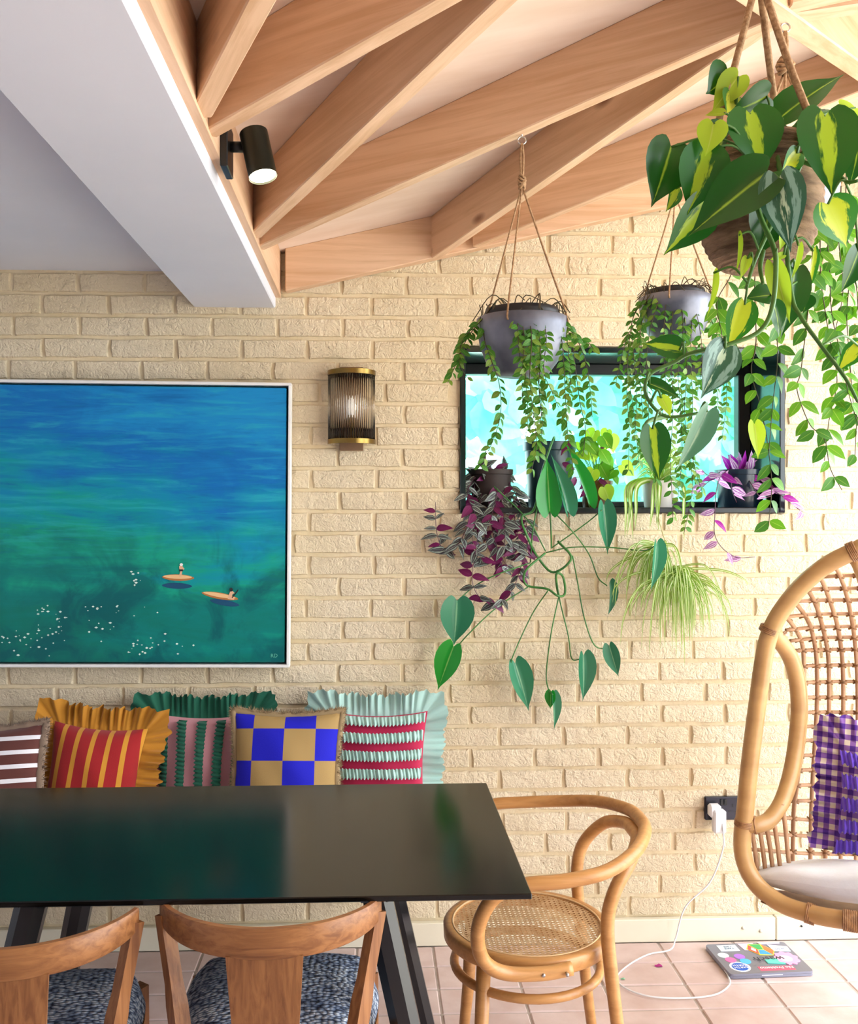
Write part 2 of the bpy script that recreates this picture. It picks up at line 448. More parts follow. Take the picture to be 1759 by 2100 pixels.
# ------------------------------------------------------------------ window
ND = .30
win = empty('window_1', (WX0, W, WZ0), 'black framed window set deep in the brick wall', 'window', kind='structure')
wo = V((WX0, W, WZ0)); t_ = .016
def wpart(name, a, b, m, r=.003): return MB().rbox(a, b, r).build(name, m, win, False, org=wo)
wpart('lining', (WX0-.004, W-.012, WZ0-.004), (WX0+t_, W+ND, WZ1+.004), m_lining)
wpart('lining', (WX1-t_, W-.012, WZ0-.004), (WX1+.004, W+ND, WZ1+.004), m_lining)
wpart('lining', (WX0+t_, W-.012, WZ1-t_), (WX1-t_, W+ND, WZ1+.004), m_lining)
wpart('sill', (WX0+t_, W-.012, WZ0-.004), (WX1-t_, W+ND, WZ0+.016), m_metalblk)
SZ = WZ0+.016; fy0, fy1 = W+ND-.05, W+ND
for a, b in (((WX0+t_, fy0, SZ), (WX0+t_+.022, fy1, WZ1-t_)), ((WX1-t_-.045, fy0, SZ), (WX1-t_, fy1, WZ1-t_)), ((WX0+t_, fy0-.001, WZ1-t_-.04), (WX1-t_, fy1, WZ1-t_)), ((WX0+t_, fy0-.001, SZ), (WX1-t_, fy1, SZ+.022))):
    wpart('sash', a, b, m_metalblk)
wpart('pane', (WX0+.02, fy0+.02, SZ+.01), (WX1-.03, fy0+.026, WZ1-.03), m_pane, .001)

# garden outside the window
def leaf_mesh(name, mat, tab, nx=4, notch=0.0, fold=.18, curl=.15, bend=0.0):
    ts = [t for t, w in tab]; mb = MB(); vs = []; us = []
    for t, w in tab:
        for i in range(nx+1):
            s = -1+2*i/nx
            y = t-notch*sin(min(1, abs(s))*pi*.72)*(1-t)**3
            x = s*w + bend*t*t
            vs.append((x, y, fold*abs(x)-curl*t*t)); us.append(((s+1)/2, t))
    fs = []
    for j in range(len(tab)-1):
        for i in range(nx):
            a = j*(nx+1)+i; fs.append((a, a+1, a+nx+2, a+nx+1))
    return mb.add(vs, fs, 0, us).mesh(name, mat)
HEART = [(0,.27),(.07,.385),(.16,.455),(.28,.485),(.42,.455),(.56,.37),(.70,.25),(.82,.13),(.91,.045),(1,.004)]
OVAL = [(0,.02),(.12,.20),(.32,.33),(.54,.34),(.76,.22),(.92,.08),(1,.004)]
LANCE = [(0,.05),(.12,.15),(.3,.205),(.5,.19),(.7,.135),(.86,.065),(1,.003)]
hedge = MB()
for k in range(2600):
    x = R.uniform(.2, 3.3); z_ = R.uniform(.5, 2.75); y = R.uniform(4.6, 5.3)
    if x < 1.15 and R.random() < .62: continue
    s = R.uniform(.06, .13); a = R.uniform(0, 2*pi); n1 = V((cos(a), R.uniform(-.5, .5), sin(a))).normalized(); n2 = n1.cross(V((R.uniform(-.5, .5), 1, R.uniform(-.8, .3)))).normalized()
    c = V((x, y, z_)); pts = [c+n1*s*u+n2*s*v for u, v in ((-1,0),(-.6,.55),(.1,.6),(.6,.35),(1,0),(.6,-.35),(.1,-.6),(-.6,-.55))]
    hedge.add(pts, [tuple(range(8))])
hg = hedge.build('garden_foliage', M('garden_leaf', '6cc2b6', 'aee4d8', 3, rough=.5, kind='Position', transl=.5), smooth=False)
tag(hg, 'bright pale green garden foliage outside the window', 'foliage', kind='stuff')

# ------------------------------------------------------------------ painting
def sea_mat(pw, ph):
    m, nt, bs = new_mat('sea_painting'); v = coords(nt, 'Object', False)
    sep = N(nt, 'ShaderNodeSeparateXYZ'); L(nt, v, sep.inputs[0])
    rot = N(nt, 'ShaderNodeMapping'); rot.inputs['Rotation'].default_value = (0, radians(9), 0); rot.inputs['Scale'].default_value = (1.2, 1, 7.5); L(nt, v, rot.inputs[0])
    n1 = noise(nt, rot.outputs[0], 1.5, 6, .62, .7); n2 = noise(nt, v, 4.5, 5, .62, 1.0)
    fin = N(nt, 'ShaderNodeMapping'); fin.inputs['Rotation'].default_value = (0, radians(12), 0); fin.inputs['Scale'].default_value = (2.2, 1, 22); L(nt, v, fin.inputs[0])
    n3 = noise(nt, fin.outputs[0], 1.6, 6, .65, .5)
    zz = math_(nt, 'DIVIDE', sep.outputs[2], ph)
    f = math_(nt, 'ADD', zz, math_(nt, 'MULTIPLY', math_(nt, 'SUBTRACT', n1, .5), .8))
    f = math_(nt, 'ADD', f, math_(nt, 'MULTIPLY', math_(nt, 'SUBTRACT', n2, .5), .35))
    f = math_(nt, 'ADD', f, math_(nt, 'MULTIPLY', math_(nt, 'SUBTRACT', sep.outputs[0], .75), .22))
    c = ramp(nt, f, [(.05, hexc('07786a')), (.22, hexc('05807a')), (.38, hexc('12a184')), (.50, hexc('0798a2')), (.63, hexc('098cb6')), (.80, hexc('0a70bc')), (.98, hexc('168ccc'))])
    lows = math_(nt, 'MULTIPLY', ramp(nt, zz, [(.28, (1,1,1,1)), (.55, (0,0,0,1))]), ramp(nt, noise(nt, v, 6.5, 5, .6, 1.0), [(.45, (0,0,0,1)), (.62, (1,1,1,1))]))
    c = mixc(nt, math_(nt, 'MULTIPLY', lows, .8), c, hexc('035a60'))
    hi_ = ramp(nt, zz, [(.3, (0,0,0,1)), (.5, (1,1,1,1))])
    c = mixc(nt, math_(nt, 'MULTIPLY', hi_, ramp(nt, n3, [(.50, (0,0,0,1)), (.70, (.6,)*3+(1,))])), c, hexc('30b8c6'))
    c = mixc(nt, math_(nt, 'MULTIPLY', hi_, ramp(nt, n3, [(.28, (.7,)*3+(1,)), (.45, (0,0,0,1))])), c, hexc('0560a4'))
    L(nt, c, bs.inputs['Base Color']); bs.inputs['Roughness'].default_value = .38; bs.inputs['Specular IOR Level'].default_value = .3
    bump(nt, bs, noise(nt, rot.outputs[0], 30, 3), .08, .003); return m
def paint(h, rough=.5): return M('paint_'+h, h, rough=rough)
fx1 = P(596, 1000).x; fz0, fz1 = P(560, 1364).z, P(560, 789).z; fw = 1.30; fh = fz1-fz0; fx0 = fx1-fw
pic = empty('framed_painting', (fx1, W-.012, fz0), 'large framed blue green sea painting with two paddleboarders', 'painting')
pic.rotation_euler = (0, radians(.42), 0)
m_frame = M('white_frame', 'f2f1ef', rough=.4)
fd = .045; ft = .010
for a, b in (((-fw, -fd, 0), (0, 0, ft)), ((-fw, -fd, fh-ft), (0, 0, fh)), ((-ft, -fd, ft), (0, 0, fh-ft)), ((-fw, -fd, ft), (-fw+ft, 0, fh-ft))):
    MB().rbox(a, b, .0015).build('frame_rail', m_frame, pic, False)
MB().box((-fw+ft, -.008, ft), (-ft, 0, fh-ft)).build('backing', M('frame_recess', '0c4a4c', rough=.6), pic, False)
ct = ft+.007; cw, ch = fw-2*ct, fh-2*ct
Mx = Matrix.Translation(V((-fw+ct, -fd+.006, ct)))
canvas = MB().rbox((-fw+ct, -fd+.006, ct), (-ct, -.008, fh-ct), .003).build('canvas', sea_mat(cw, ch), pic, False, M=Mx)
yf = -.0012
def cpt(px, py):
    q = P(px, py, W-.05); return (q.x-fx1+fw-ct, q.z-fz0-ct)
def blob(name, pts, m, k=0):
    mb = MB(); n = len(pts)
    mb.add([(x, yf-.0004*k, z) for x, z in pts]+[(x, yf+.0012, z) for x, z in pts], [tuple(range(n))]+[(i, i+n, (i+1) % n+n, (i+1) % n) for i in range(n)])
    return mb.build(name, m, canvas, False)
def ell(px, py, rx, rz, ang, n=18, sharpen=.75):
    cx, cz = cpt(px, py); s = 1/590; out = []
    for i in range(n):
        a = -2*pi*i/n; x = math.copysign(abs(cos(a))**sharpen, cos(a))*rx*s if False else cos(a)*rx*s; z_ = sin(a)*rz*s*(1-.25*abs(cos(a))**3)
        out.append((cx+x*cos(ang)-z_*sin(ang), cz+x*sin(ang)+z_*cos(ang)))
    return out
m_bd, m_bl, m_sk, m_dk, m_sh = paint('b8763c'), paint('f0c48e'), paint('e8b893'), paint('23242a'), paint('064a70')
for (bx_, by_, an, sx, sy) in ((364, 1186, -.03, 362, 1203), (450, 1223, -.17, 460, 1237)):
    blob('painted_shadow', ell(sx, sy, 30, 6, an), m_sh, 0)
    blob('painted_board', ell(bx_, by_, 32 if an > -.1 else 37, 6.5, an), m_bd, 1)
    blob('painted_board', ell(bx_-1, by_-1.5, 29 if an > -.1 else 33, 4, an), m_bl, 2)
def poly(name, pp, m, k=3): blob(name, [cpt(*q) for q in pp], m, k)
poly('painted_rider', [(366,1184),(369,1172),(367,1170),(366,1163),(370,1161),(374,1164),(374,1171),(372,1174),(371,1184),(369,1184),(370,1176),(368,1184)], m_sk)
poly('painted_rider', [(366.5,1173),(366.5,1169),(374,1169),(374,1173)], m_dk, 4)
blob('painted_rider', ell(370.5, 1159.5, 3.2, 3, 0, 10), m_frame, 4)
poly('painted_rider', [(373,1164),(377,1168),(375,1170),(372,1167)], m_sk, 4)
poly('painted_rider', [(466,1229),(468,1222),(471,1214),(476,1213),(480,1217),(476,1219),(474,1224),(480,1229),(478,1231)], m_sk)
blob('painted_rider', ell(473, 1210, 3.5, 3.8, 0, 10), m_dk, 4)
poly('painted_rider', [(474,1226),(486,1211),(488,1209),(487,1213),(476,1227)], m_dk, 4)
fk = MB(); rr = random.Random(4)
for cxp, cyp, n, sxp, syp in ((85, 1255, 8, 14, 6), (30, 1310, 14, 25, 9), (120, 1268, 12, 22, 10), (185, 1255, 6, 12, 6), (275, 1200, 8, 8, 26), (285, 1330, 10, 12, 12), (320, 1320, 7, 18, 8), (70, 1330, 16, 50, 14), (255, 1260, 8, 30, 12), (380, 1322, 6, 30, 10), (150, 1290, 8, 30, 10), (215, 1298, 4, 10, 10)):
    for _ in range(n):
        x, z_ = cpt(rr.gauss(cxp, sxp), rr.gauss(cyp, syp)); s = rr.uniform(.8, 2.2)/590; w = s*rr.uniform(1, 1.8)
        if .005 < z_ and x < cw-.01: fk.add([(x-w, yf, z_), (x, yf, z_-s), (x+w, yf, z_), (x, yf, z_+s)], [(0, 1, 2, 3)])
o = fk.build('painted_glints', paint('e6fbf0'), canvas, False); o['kind'] = 'stuff'
def text_mesh(txt, size, m, parent, Mx, name='lettering', ext_=.0004):
    cu = bpy.data.curves.new(name, 'FONT'); cu.body = txt; cu.size = size; cu.extrude = ext_; cu.align_x = 'CENTER'; cu.align_y = 'CENTER'; cu.resolution_u = 2
    to = bpy.data.objects.new('tmp', cu); COL.objects.link(to)
    bpy.context.view_layer.update()
    me = bpy.data.meshes.new_from_object(to.evaluated_get(bpy.context.evaluated_depsgraph_get()))
    bpy.data.objects.remove(to); me.materials.clear(); me.materials.append(m); me.name = name
    return ob(name, me, parent, Mx)
x, z_ = cpt(562, 1345)
text_mesh('RD', .018, paint('5fc0a8'), canvas, Matrix.Translation(V((x, yf, z_))) @ Matrix.Rotation(pi/2, 4, 'X'), 'signature')

# ------------------------------------------------------------------ wall light
m_brass = M('aged_brass', '9a7f45', '7d6636', 12, rough=.32, metal=1)
m_bronze = M('bronze_plate', '8a6c50', '7a5d44', 9, rough=.5, metal=.3)
lx = P(721, 840).x; lz0, lz1 = P(721, 905, W-.05).z, P(721, 763, W-.05).z; lo_ = V((lx, W, lz0))
lt = empty('wall_light', lo_, 'brass wall light with a half cylinder of clear glass rods', 'wall light')
MB().rbox((lx-.041, W-.018, lz0-.030), (lx+.041, W+.004, lz1+.022), .002).build('backplate', m_bronze, lt, False, org=lo_)
rad = .079; c0 = V((lx, W-.012, 0)); A0, A1 = -pi-.02, .02
for zc in (lz0, lz1):
    MB().lathe([(rad-.007, -.008), (rad+.004, -.008), (rad+.004, .008), (rad-.007, .008), (rad-.007, -.008)], 32, c0+V((0, 0, zc)), 0, A0, A1).build('ring', m_brass, lt, org=lo_)
    sharp(lt.children[-1])
MB().lathe([(.0005, .006), (rad-.004, .006), (rad-.004, .010), (.0005, .010)], 24, c0+V((0, 0, lz1)), 0, A0, A1).build('top_plate', m_brass, lt, org=lo_)
rodm = MB().tube([V((0, 0, lz0+.004)), V((0, 0, lz1-.002))], .0036, 8).mesh('glass_rod', m_rod)
NR = 30
for i in range(NR):
    a = A0+(A1-A0)*(i+.5)/NR; o = ob('glass_rod', rodm, lt); o.location = V((c0.x+cos(a)*rad*.985, c0.y+sin(a)*rad*.985, 0))-lo_
zb = lz0+.110
MB().lathe([(.001, .038), (.006, .036), (.012, .028), (.0165, .012), (.017, 0), (.013, -.014), (.008, -.022)], 16, (lx, W-.055, zb)).build('bulb', emit('frosted_bulb', (.95, .95, .97, 1), .15), lt, org=lo_)
MB().tube([(lx, W-.055, lz0), (lx, W-.055, zb-.02)], .009, 10).build('lamp_holder', m_brass, lt, org=lo_)
MB().box((lx-.02, W-.065, lz0-.004), (lx+.02, W-.012, lz0+.002)).build('holder_arm', m_bronze, lt, False, org=lo_)

# ------------------------------------------------------------------ ceiling spotlight on the trimmer
sx_ = -.318; r_ = ray(457, 306); Ys = (sx_)/r_.x*r_.y; sp = V((sx_, Ys, H+r_.z*(Ys/r_.y)))
spot = empty('spotlight', sp, 'small black cylinder spotlight fixed to the timber trimmer', 'spotlight')
MB().rbox((0, -.042, -.050), (.016, .042, .050), .002).build('bracket', m_metalblk, spot, False)
MB().tube([(.012, 0, .005), (.045, 0, .005)], .0115, 12).build('arm', m_metalblk, spot)
tp, bt_ = V((.066, -.012, .030)), V((.088, -.030, -.068))
m_spot = M('spot_bronze', '22241c', rough=.35, metal=.4)
cyl = MB().tube([tp, bt_], .030, 24); cyl.f = cyl.f[:-1]; cyl.mi = cyl.mi[:-1]
sharp(cyl.build('spot_body', m_spot, spot))
dd = (bt_-tp).normalized()
MB().tube([bt_-dd*.006, bt_-dd*.004], .0285, 24).build('lens', emit('lamp_glow', (1, .93, .62, 1), 9), spot)
ld = bpy.data.lights.new('spot_lamp', 'SPOT'); ld.energy = 6; ld.color = (1, .85, .55); ld.spot_size = radians(70); ld.shadow_soft_size = .02
lo2 = bpy.data.objects.new('spot_lamp', ld); COL.objects.link(lo2); lo2.location = sp+bt_+dd*.01; lo2.rotation_euler = dd.to_track_quat('-Z', 'Y').to_euler()

# ------------------------------------------------------------------ dining table
TZ = .74
tx1 = .320; tx0 = -1.06; ty0, ty1 = 1.905, 2.675
tbl = empty('dining_table', ((tx0+tx1)/2, (ty0+ty1)/2, 0), 'long black lacquered dining table with splayed trestle legs', 'table'); to = V(tbl.location)
MB().rbox((tx0, ty0, TZ-.012), (tx1, ty1, TZ), .002).build('tabletop', m_black, tbl, False, org=to)
def leg(p, q, r0, r1): MB().tube([V(p), V(q)], [r0, r1], 8, up=V((0, 1, 0))).build('leg', m_legs, tbl, False, org=to)
for (xt, xb) in ((.002, .165), (-.705, -.868)):
    leg((xt, 2.02, TZ-.015), (xb, 1.96, 0), .034, .031); leg((xt, 2.46, TZ-.015), (xb, 2.55, 0), .034, .031)
    MB().rbox((xt-.03, 1.99, TZ-.05), (xt+.03, 2.50, TZ-.010), .003).build('crossbar', m_legs, tbl, False, org=to)
MB().rbox((-.70, 2.22, TZ-.05), (0, 2.27, TZ-.012), .003).build('rail', m_legs, tbl, False, org=to)

# ------------------------------------------------------------------ wall bench under the cushions
BZ = .45
bench = tag(MB().rbox((-1.95, 2.86, .37), (.14, W-.004, BZ), .006).build('bench', M('bench_paint', 'd9d6cf', rough=.5), smooth=False), 'pale slab bench fixed along the brick wall under the cushions', 'bench')

# ------------------------------------------------------------------ mid-century chairs
m_teak = wood('teak', 'a06c40', '6c4022', 0, .38, 1.6)
def boucle():
    m, nt, bs = new_mat('boucle'); v = coords(nt, 'Object', False)
    vo = N(nt, 'ShaderNodeTexVoronoi'); L(nt, mapped(nt, v, (.75, 1.25, 1)), vo.inputs['Vector']); vo.inputs['Scale'].default_value = 105; vo.inputs['Randomness'].default_value = .7
    c = ramp(nt, vo.outputs['Distance'], [(.30, hexc('d2d7dc')), (.52, hexc('8492a8')), (.80, hexc('222c44'))])
    big = ramp(nt, noise(nt, mapped(nt, v, (1, 6, 1)), 4, 2), [(.4, (1,1,1,1)), (.65, (.55, .6, .7, 1))])
    L(nt, mixc(nt, 1.0, c, big, 'MULTIPLY'), bs.inputs['Base Color']); bs.inputs['Roughness'].default_value = .9
    bump(nt, bs, math_(nt, 'SUBTRACT', 1.0, vo.outputs['Distance']), .9, .008); return m
m_boucle = boucle()
def dining_chair(loc, rz, label):
    t = empty('dining_chair', loc, label, 'chair', 'teak dining chairs at the table', rz)
    hw = .222
    # curved back band
    def band(u, v):
        a = (u-.5)*2; x = hw*sin(a*1.18)/sin(1.18); y = -.005+.125*(1-cos(a*1.18))/(1-cos(1.18)); hgt = .058*(1-.25*abs(a)**3)
        return x, y, hgt, a
    mb = MB(); n = 36; vs = []
    for i in range(n+1):
        x, y, hg_, a = band(i/n, 0); zt = .725+.006*a*a; th = .017*(1-.2*abs(a)**4)
        dx = cos(a*1.18); dy = .58*sin(a*1.18); q = V((dx, dy, 0)).normalized(); nn = V((-q.y, q.x, 0))
        c = V((x, y, 0))
        for (s, zz) in ((0, zt-.004), (0, zt-hg_+.004), (.18, zt-hg_), (.82, zt-hg_), (1, zt-hg_+.004), (1, zt-.004), (.82, zt), (.18, zt)):
            p = c+nn*th*s; vs.append((p.x, p.y, zz))
    fs = [(i*8+k, (i+1)*8+k, (i+1)*8+(k+1) % 8, i*8+(k+1) % 8) for i in range(n) for k in range(8)]+[tuple(range(8)), tuple(reversed(range(n*8, n*8+8)))]
    sharp(mb.add(vs, fs).build('back_rail', m_teak, t), 40)
    # splat
    Ms = Matrix.Translation(V((0, .004, .55))) @ Matrix.Rotation(pi/2, 4, 'Y')
    sp_ = MB().grid(lambda u, v: V(((u-.5)*(.112+.034*v), .002+.045*(1-v)**1.3, .40+v*.272)), 6, 8, uv=False)
    nv = len(sp_.v); sp_.v += [p+V((0, .011, 0)) for p in sp_.v]; sp_.f += [tuple(reversed([i+nv for i in f])) for f in sp_.f[:48]]
    edge = [i for i in range(7)]+[j*7+6 for j in range(1, 9)]+[8*7+i for i in range(5, -1, -1)]+[j*7 for j in range(7, 0, -1)]
    for k in range(len(edge)): a, b = edge[k], edge[(k+1) % len(edge)]; sp_.f.append((b, a, a+nv, b+nv))
    sp_.mi = [0]*len(sp_.f); sharp(sp_.build('splat', m_teak, t, M=Ms), 40)
    # posts / rear legs
    for s in (-1, 1):
        Ml = Matrix.Translation(V((s*.2, .1, .3))) @ Matrix.Rotation(-pi/2, 4, 'Y')
        pth = spline([(s*.214, .122, .705), (s*.176, .090, .50), (s*.160, .065, .38), (s*.175, .02, 0)], 5)
        MB().tube(pth, [.020]*4+[.024]*6+[.024-.006*k/6 for k in range(6)], 4, up=V((1, 1, 0)), flat=.8).build('leg', m_teak, t, False, M=Ml)
        pf = [(s*.195, .445, .42), (s*.205, .47, 0)]
        MB().tube(pf, [.022, .014], 4, up=V((1, 1, 0))).build('leg', m_teak, t, False, M=Ml)
        MB().rbox((s*.172-.011, .08, .365), (s*.172+.011, .45, .41), .002).build('side_rail', m_teak, t, False)
    MB().rbox((-.16, .062, .355), (.16, .084, .415), .003).build('rear_rail', m_teak, t, False)
    MB().rbox((-.19, .437, .365), (.19, .459, .41), .003).build('front_rail', m_teak, t, False)
    # seat pad
    def seat(u, v):
        a, b = (u-.5)*2, (v-.5)*2
        k = 1-.22*abs(a*b)**3*.7
        wx = .185+.05*(v**.8); x = a*wx*sqrt(1-.34*b*b*abs(a)**1.5*.6)*k; y = .270+b*.225*sqrt(1-.30*a*a*.6)*k
        d = max(abs(a), abs(b)); e = max(0, 1-d**5)
        return V((x, y, .418+.058*e**.5+.012*(1-a*a)*(1-b*b)))
    MB().grid(seat, 28, 28).build('seat', m_boucle, t)
    MB().grid(lambda u, v: seat(1-u, v)*1 - V((0, 0, (seat(1-u, v).z-.405))), 8, 8).build('seat_base', m_teak, t)
    return t
dining_chair((-.205, 1.80, 0), 0, 'teak chair with blue knit seat, squarely facing the table beside its trestle leg')
dining_chair((-.660, 1.735, 0), radians(9), 'teak chair with blue knit seat, turned askew at the table')

# ------------------------------------------------------------------ bentwood armchair with cane seat
m_bent = wood('beech', 'c69056', 'a8733c', 0, .36, 1.2, .5)
ac = empty('bentwood_armchair', (.392, 2.42, 0), 'bentwood armchair with round woven cane seat at the table end', 'chair')
pts = [(.07,-.218,.443),(0,-.228,.437),(-.085,-.240,.445),(-.135,-.258,.478),(-.155,-.272,.53),(-.150,-.284,.59),(-.115,-.29,.645),(-.05,-.29,.668),(.04,-.287,.674),(.14,-.262,.684),(.225,-.195,.703),(.28,-.09,.716),(.293,0,.718)]
pts = pts+[(x, -y, z) for x, y, z in reversed(pts[:-1])]
MB().tube(spline(pts, 6), .0165, 12).build('arm_hoop', m_bent, ac)
bk = [(.225,-.205,0),(.195,-.19,.22),(.172,-.175,.43),(.167,-.17,.53),(.185,-.166,.60),(.232,-.135,.662),(.268,-.062,.688),(.274,0,.690)]
bk = bk+[(x, -y, z) for x, y, z in reversed(bk[:-1])]
ps = spline(bk, 6)
MB().tube(ps, [.0165-.003*max(0, 1-p.z/.4) for p in ps], 12).build('back_hoop', m_bent, ac)
for s in (-1, 1):
    MB().tube([(-.125, s*.135, .43), (-.135, s*.148, .22), (-.155, s*.165, 0)], [.018, .0165, .012], 12).build('leg', m_bent, ac)
    for xq in (.055, .0): MB().tube([(xq, s*.237, .441), (xq, s*.247, .441)], .004, 8).build('screw', m_chrome, ac)
MB().tube([V((cos(a)*.185, sin(a)*.185, .355)) for a in [2*pi*i/48 for i in range(48)]], .0115, 10, closed=True).build('stretcher_ring', m_bent, ac)
SR = .212
sharp(MB().lathe([(SR-.028, .420), (SR-.004, .420), (SR, .424), (SR+.001, .452), (SR-.004, .458), (SR-.020, .459), (SR-.028, .453), (SR-.028, .420)], 56).build('seat_ring', m_bent, ac), 50)
cane = MB(); rc = SR-.024; stp = .0128
def strand(p0, dr, z_, w):
    nr = V((-dr.y, dr.x, 0)); d0 = p0.dot(nr)
    if abs(d0) >= rc: return
    h_ = sqrt(rc*rc-d0*d0); b = nr*d0; n_ = 10; vs = []
    for i in range(n_+1):
        c = b+dr*(-h_+2*h_*i/n_); zz = z_-.006*(1-(c.length/rc)**2)
        vs += [(c.x-nr.x*w, c.y-nr.y*w, zz), (c.x+nr.x*w, c.y+nr.y*w, zz)]
    cane.add(vs, [(2*i, 2*i+2, 2*i+3, 2*i+1) for i in range(n_)])
K = int(rc/stp)+1
for i in range(-K, K+1):
    for o_ in (-.0019, .0019):
        strand(V((i*stp+o_, 0, 0)), V((0, 1, 0)), .4530, .0013); strand(V((0, i*stp+o_, 0)), V((1, 0, 0)), .4536, .0013)
s2 = sqrt(.5)
for i in range(-int(K*1.45), int(K*1.45)+1):
    strand(V((s2, -s2, 0))*(i+.5)*stp*s2*1.0*1.0, V((s2, s2, 0)), .4542, .0014); strand(V((s2, s2, 0))*(i+.5)*stp*s2, V((-s2, s2, 0)), .4546, .0014)
o = cane.build('cane_weave', M('cane', 'dcb98c', 'c79d6c', 30, rough=.5), ac, False); o['kind'] = 'stuff'
MB().tube([V((cos(a)*(rc+.001), sin(a)*(rc+.001), .4575)) for a in [2*pi*i/56 for i in range(56)]], .0028, 6, closed=True).build('cane_binding', M('cane_edge', 'd8b384', rough=.5), ac)

# ------------------------------------------------------------------ cushions on the bench
def fabric(name, c, rough=.85, bs_=350): return M(name, c, rough=rough, bmp=.25, bscale=bs_, bdist=.002, sheen=.2)
def stripe_mat(name, ca, cb, axis, period, duty, phase=0, edge=None):
    m, nt, bs = new_mat(name); v = coords(nt, 'Object', False); sep = N(nt, 'ShaderNodeSeparateXYZ'); L(nt, v, sep.inputs[0])
    f = math_(nt, 'FRACT', math_(nt, 'ADD', math_(nt, 'DIVIDE', sep.outputs[axis], period), phase+20))
    st = [(0, hexc(cb)), (duty, hexc(ca))]
    if edge: st = [(0, hexc(edge)), (.03, hexc(cb)), (duty-.03, hexc(edge)), (duty, hexc(ca))]
    L(nt, ramp(nt, f, st, 'CONSTANT'), bs.inputs['Base Color']); bs.inputs['Roughness'].default_value = .85
    bs.inputs['Sheen Weight'].default_value = .2
    bump(nt, bs, noise(nt, v, 350, 3), .2, .002); return m
def check_mat(name, ca, cb, size, ox, oz):
    m, nt, bs = new_mat(name); v = coords(nt, 'Object', False); sep = N(nt, 'ShaderNodeSeparateXYZ'); L(nt, v, sep.inputs[0])
    def par(o, off): return math_(nt, 'FLOORED_MODULO', math_(nt, 'FLOOR', math_(nt, 'DIVIDE', math_(nt, 'ADD', o, off+10*size), size)), 2)
    a = math_(nt, 'FLOORED_MODULO', math_(nt, 'ADD', par(sep.outputs[0], ox), par(sep.outputs[2], oz)), 2)
    L(nt, ramp(nt, a, [(0, hexc(ca)), (.5, hexc(cb))], 'CONSTANT'), bs.inputs['Base Color']); bs.inputs['Roughness'].default_value = .85
    bump(nt, bs, noise(nt, v, 350, 3), .2, .002); return m
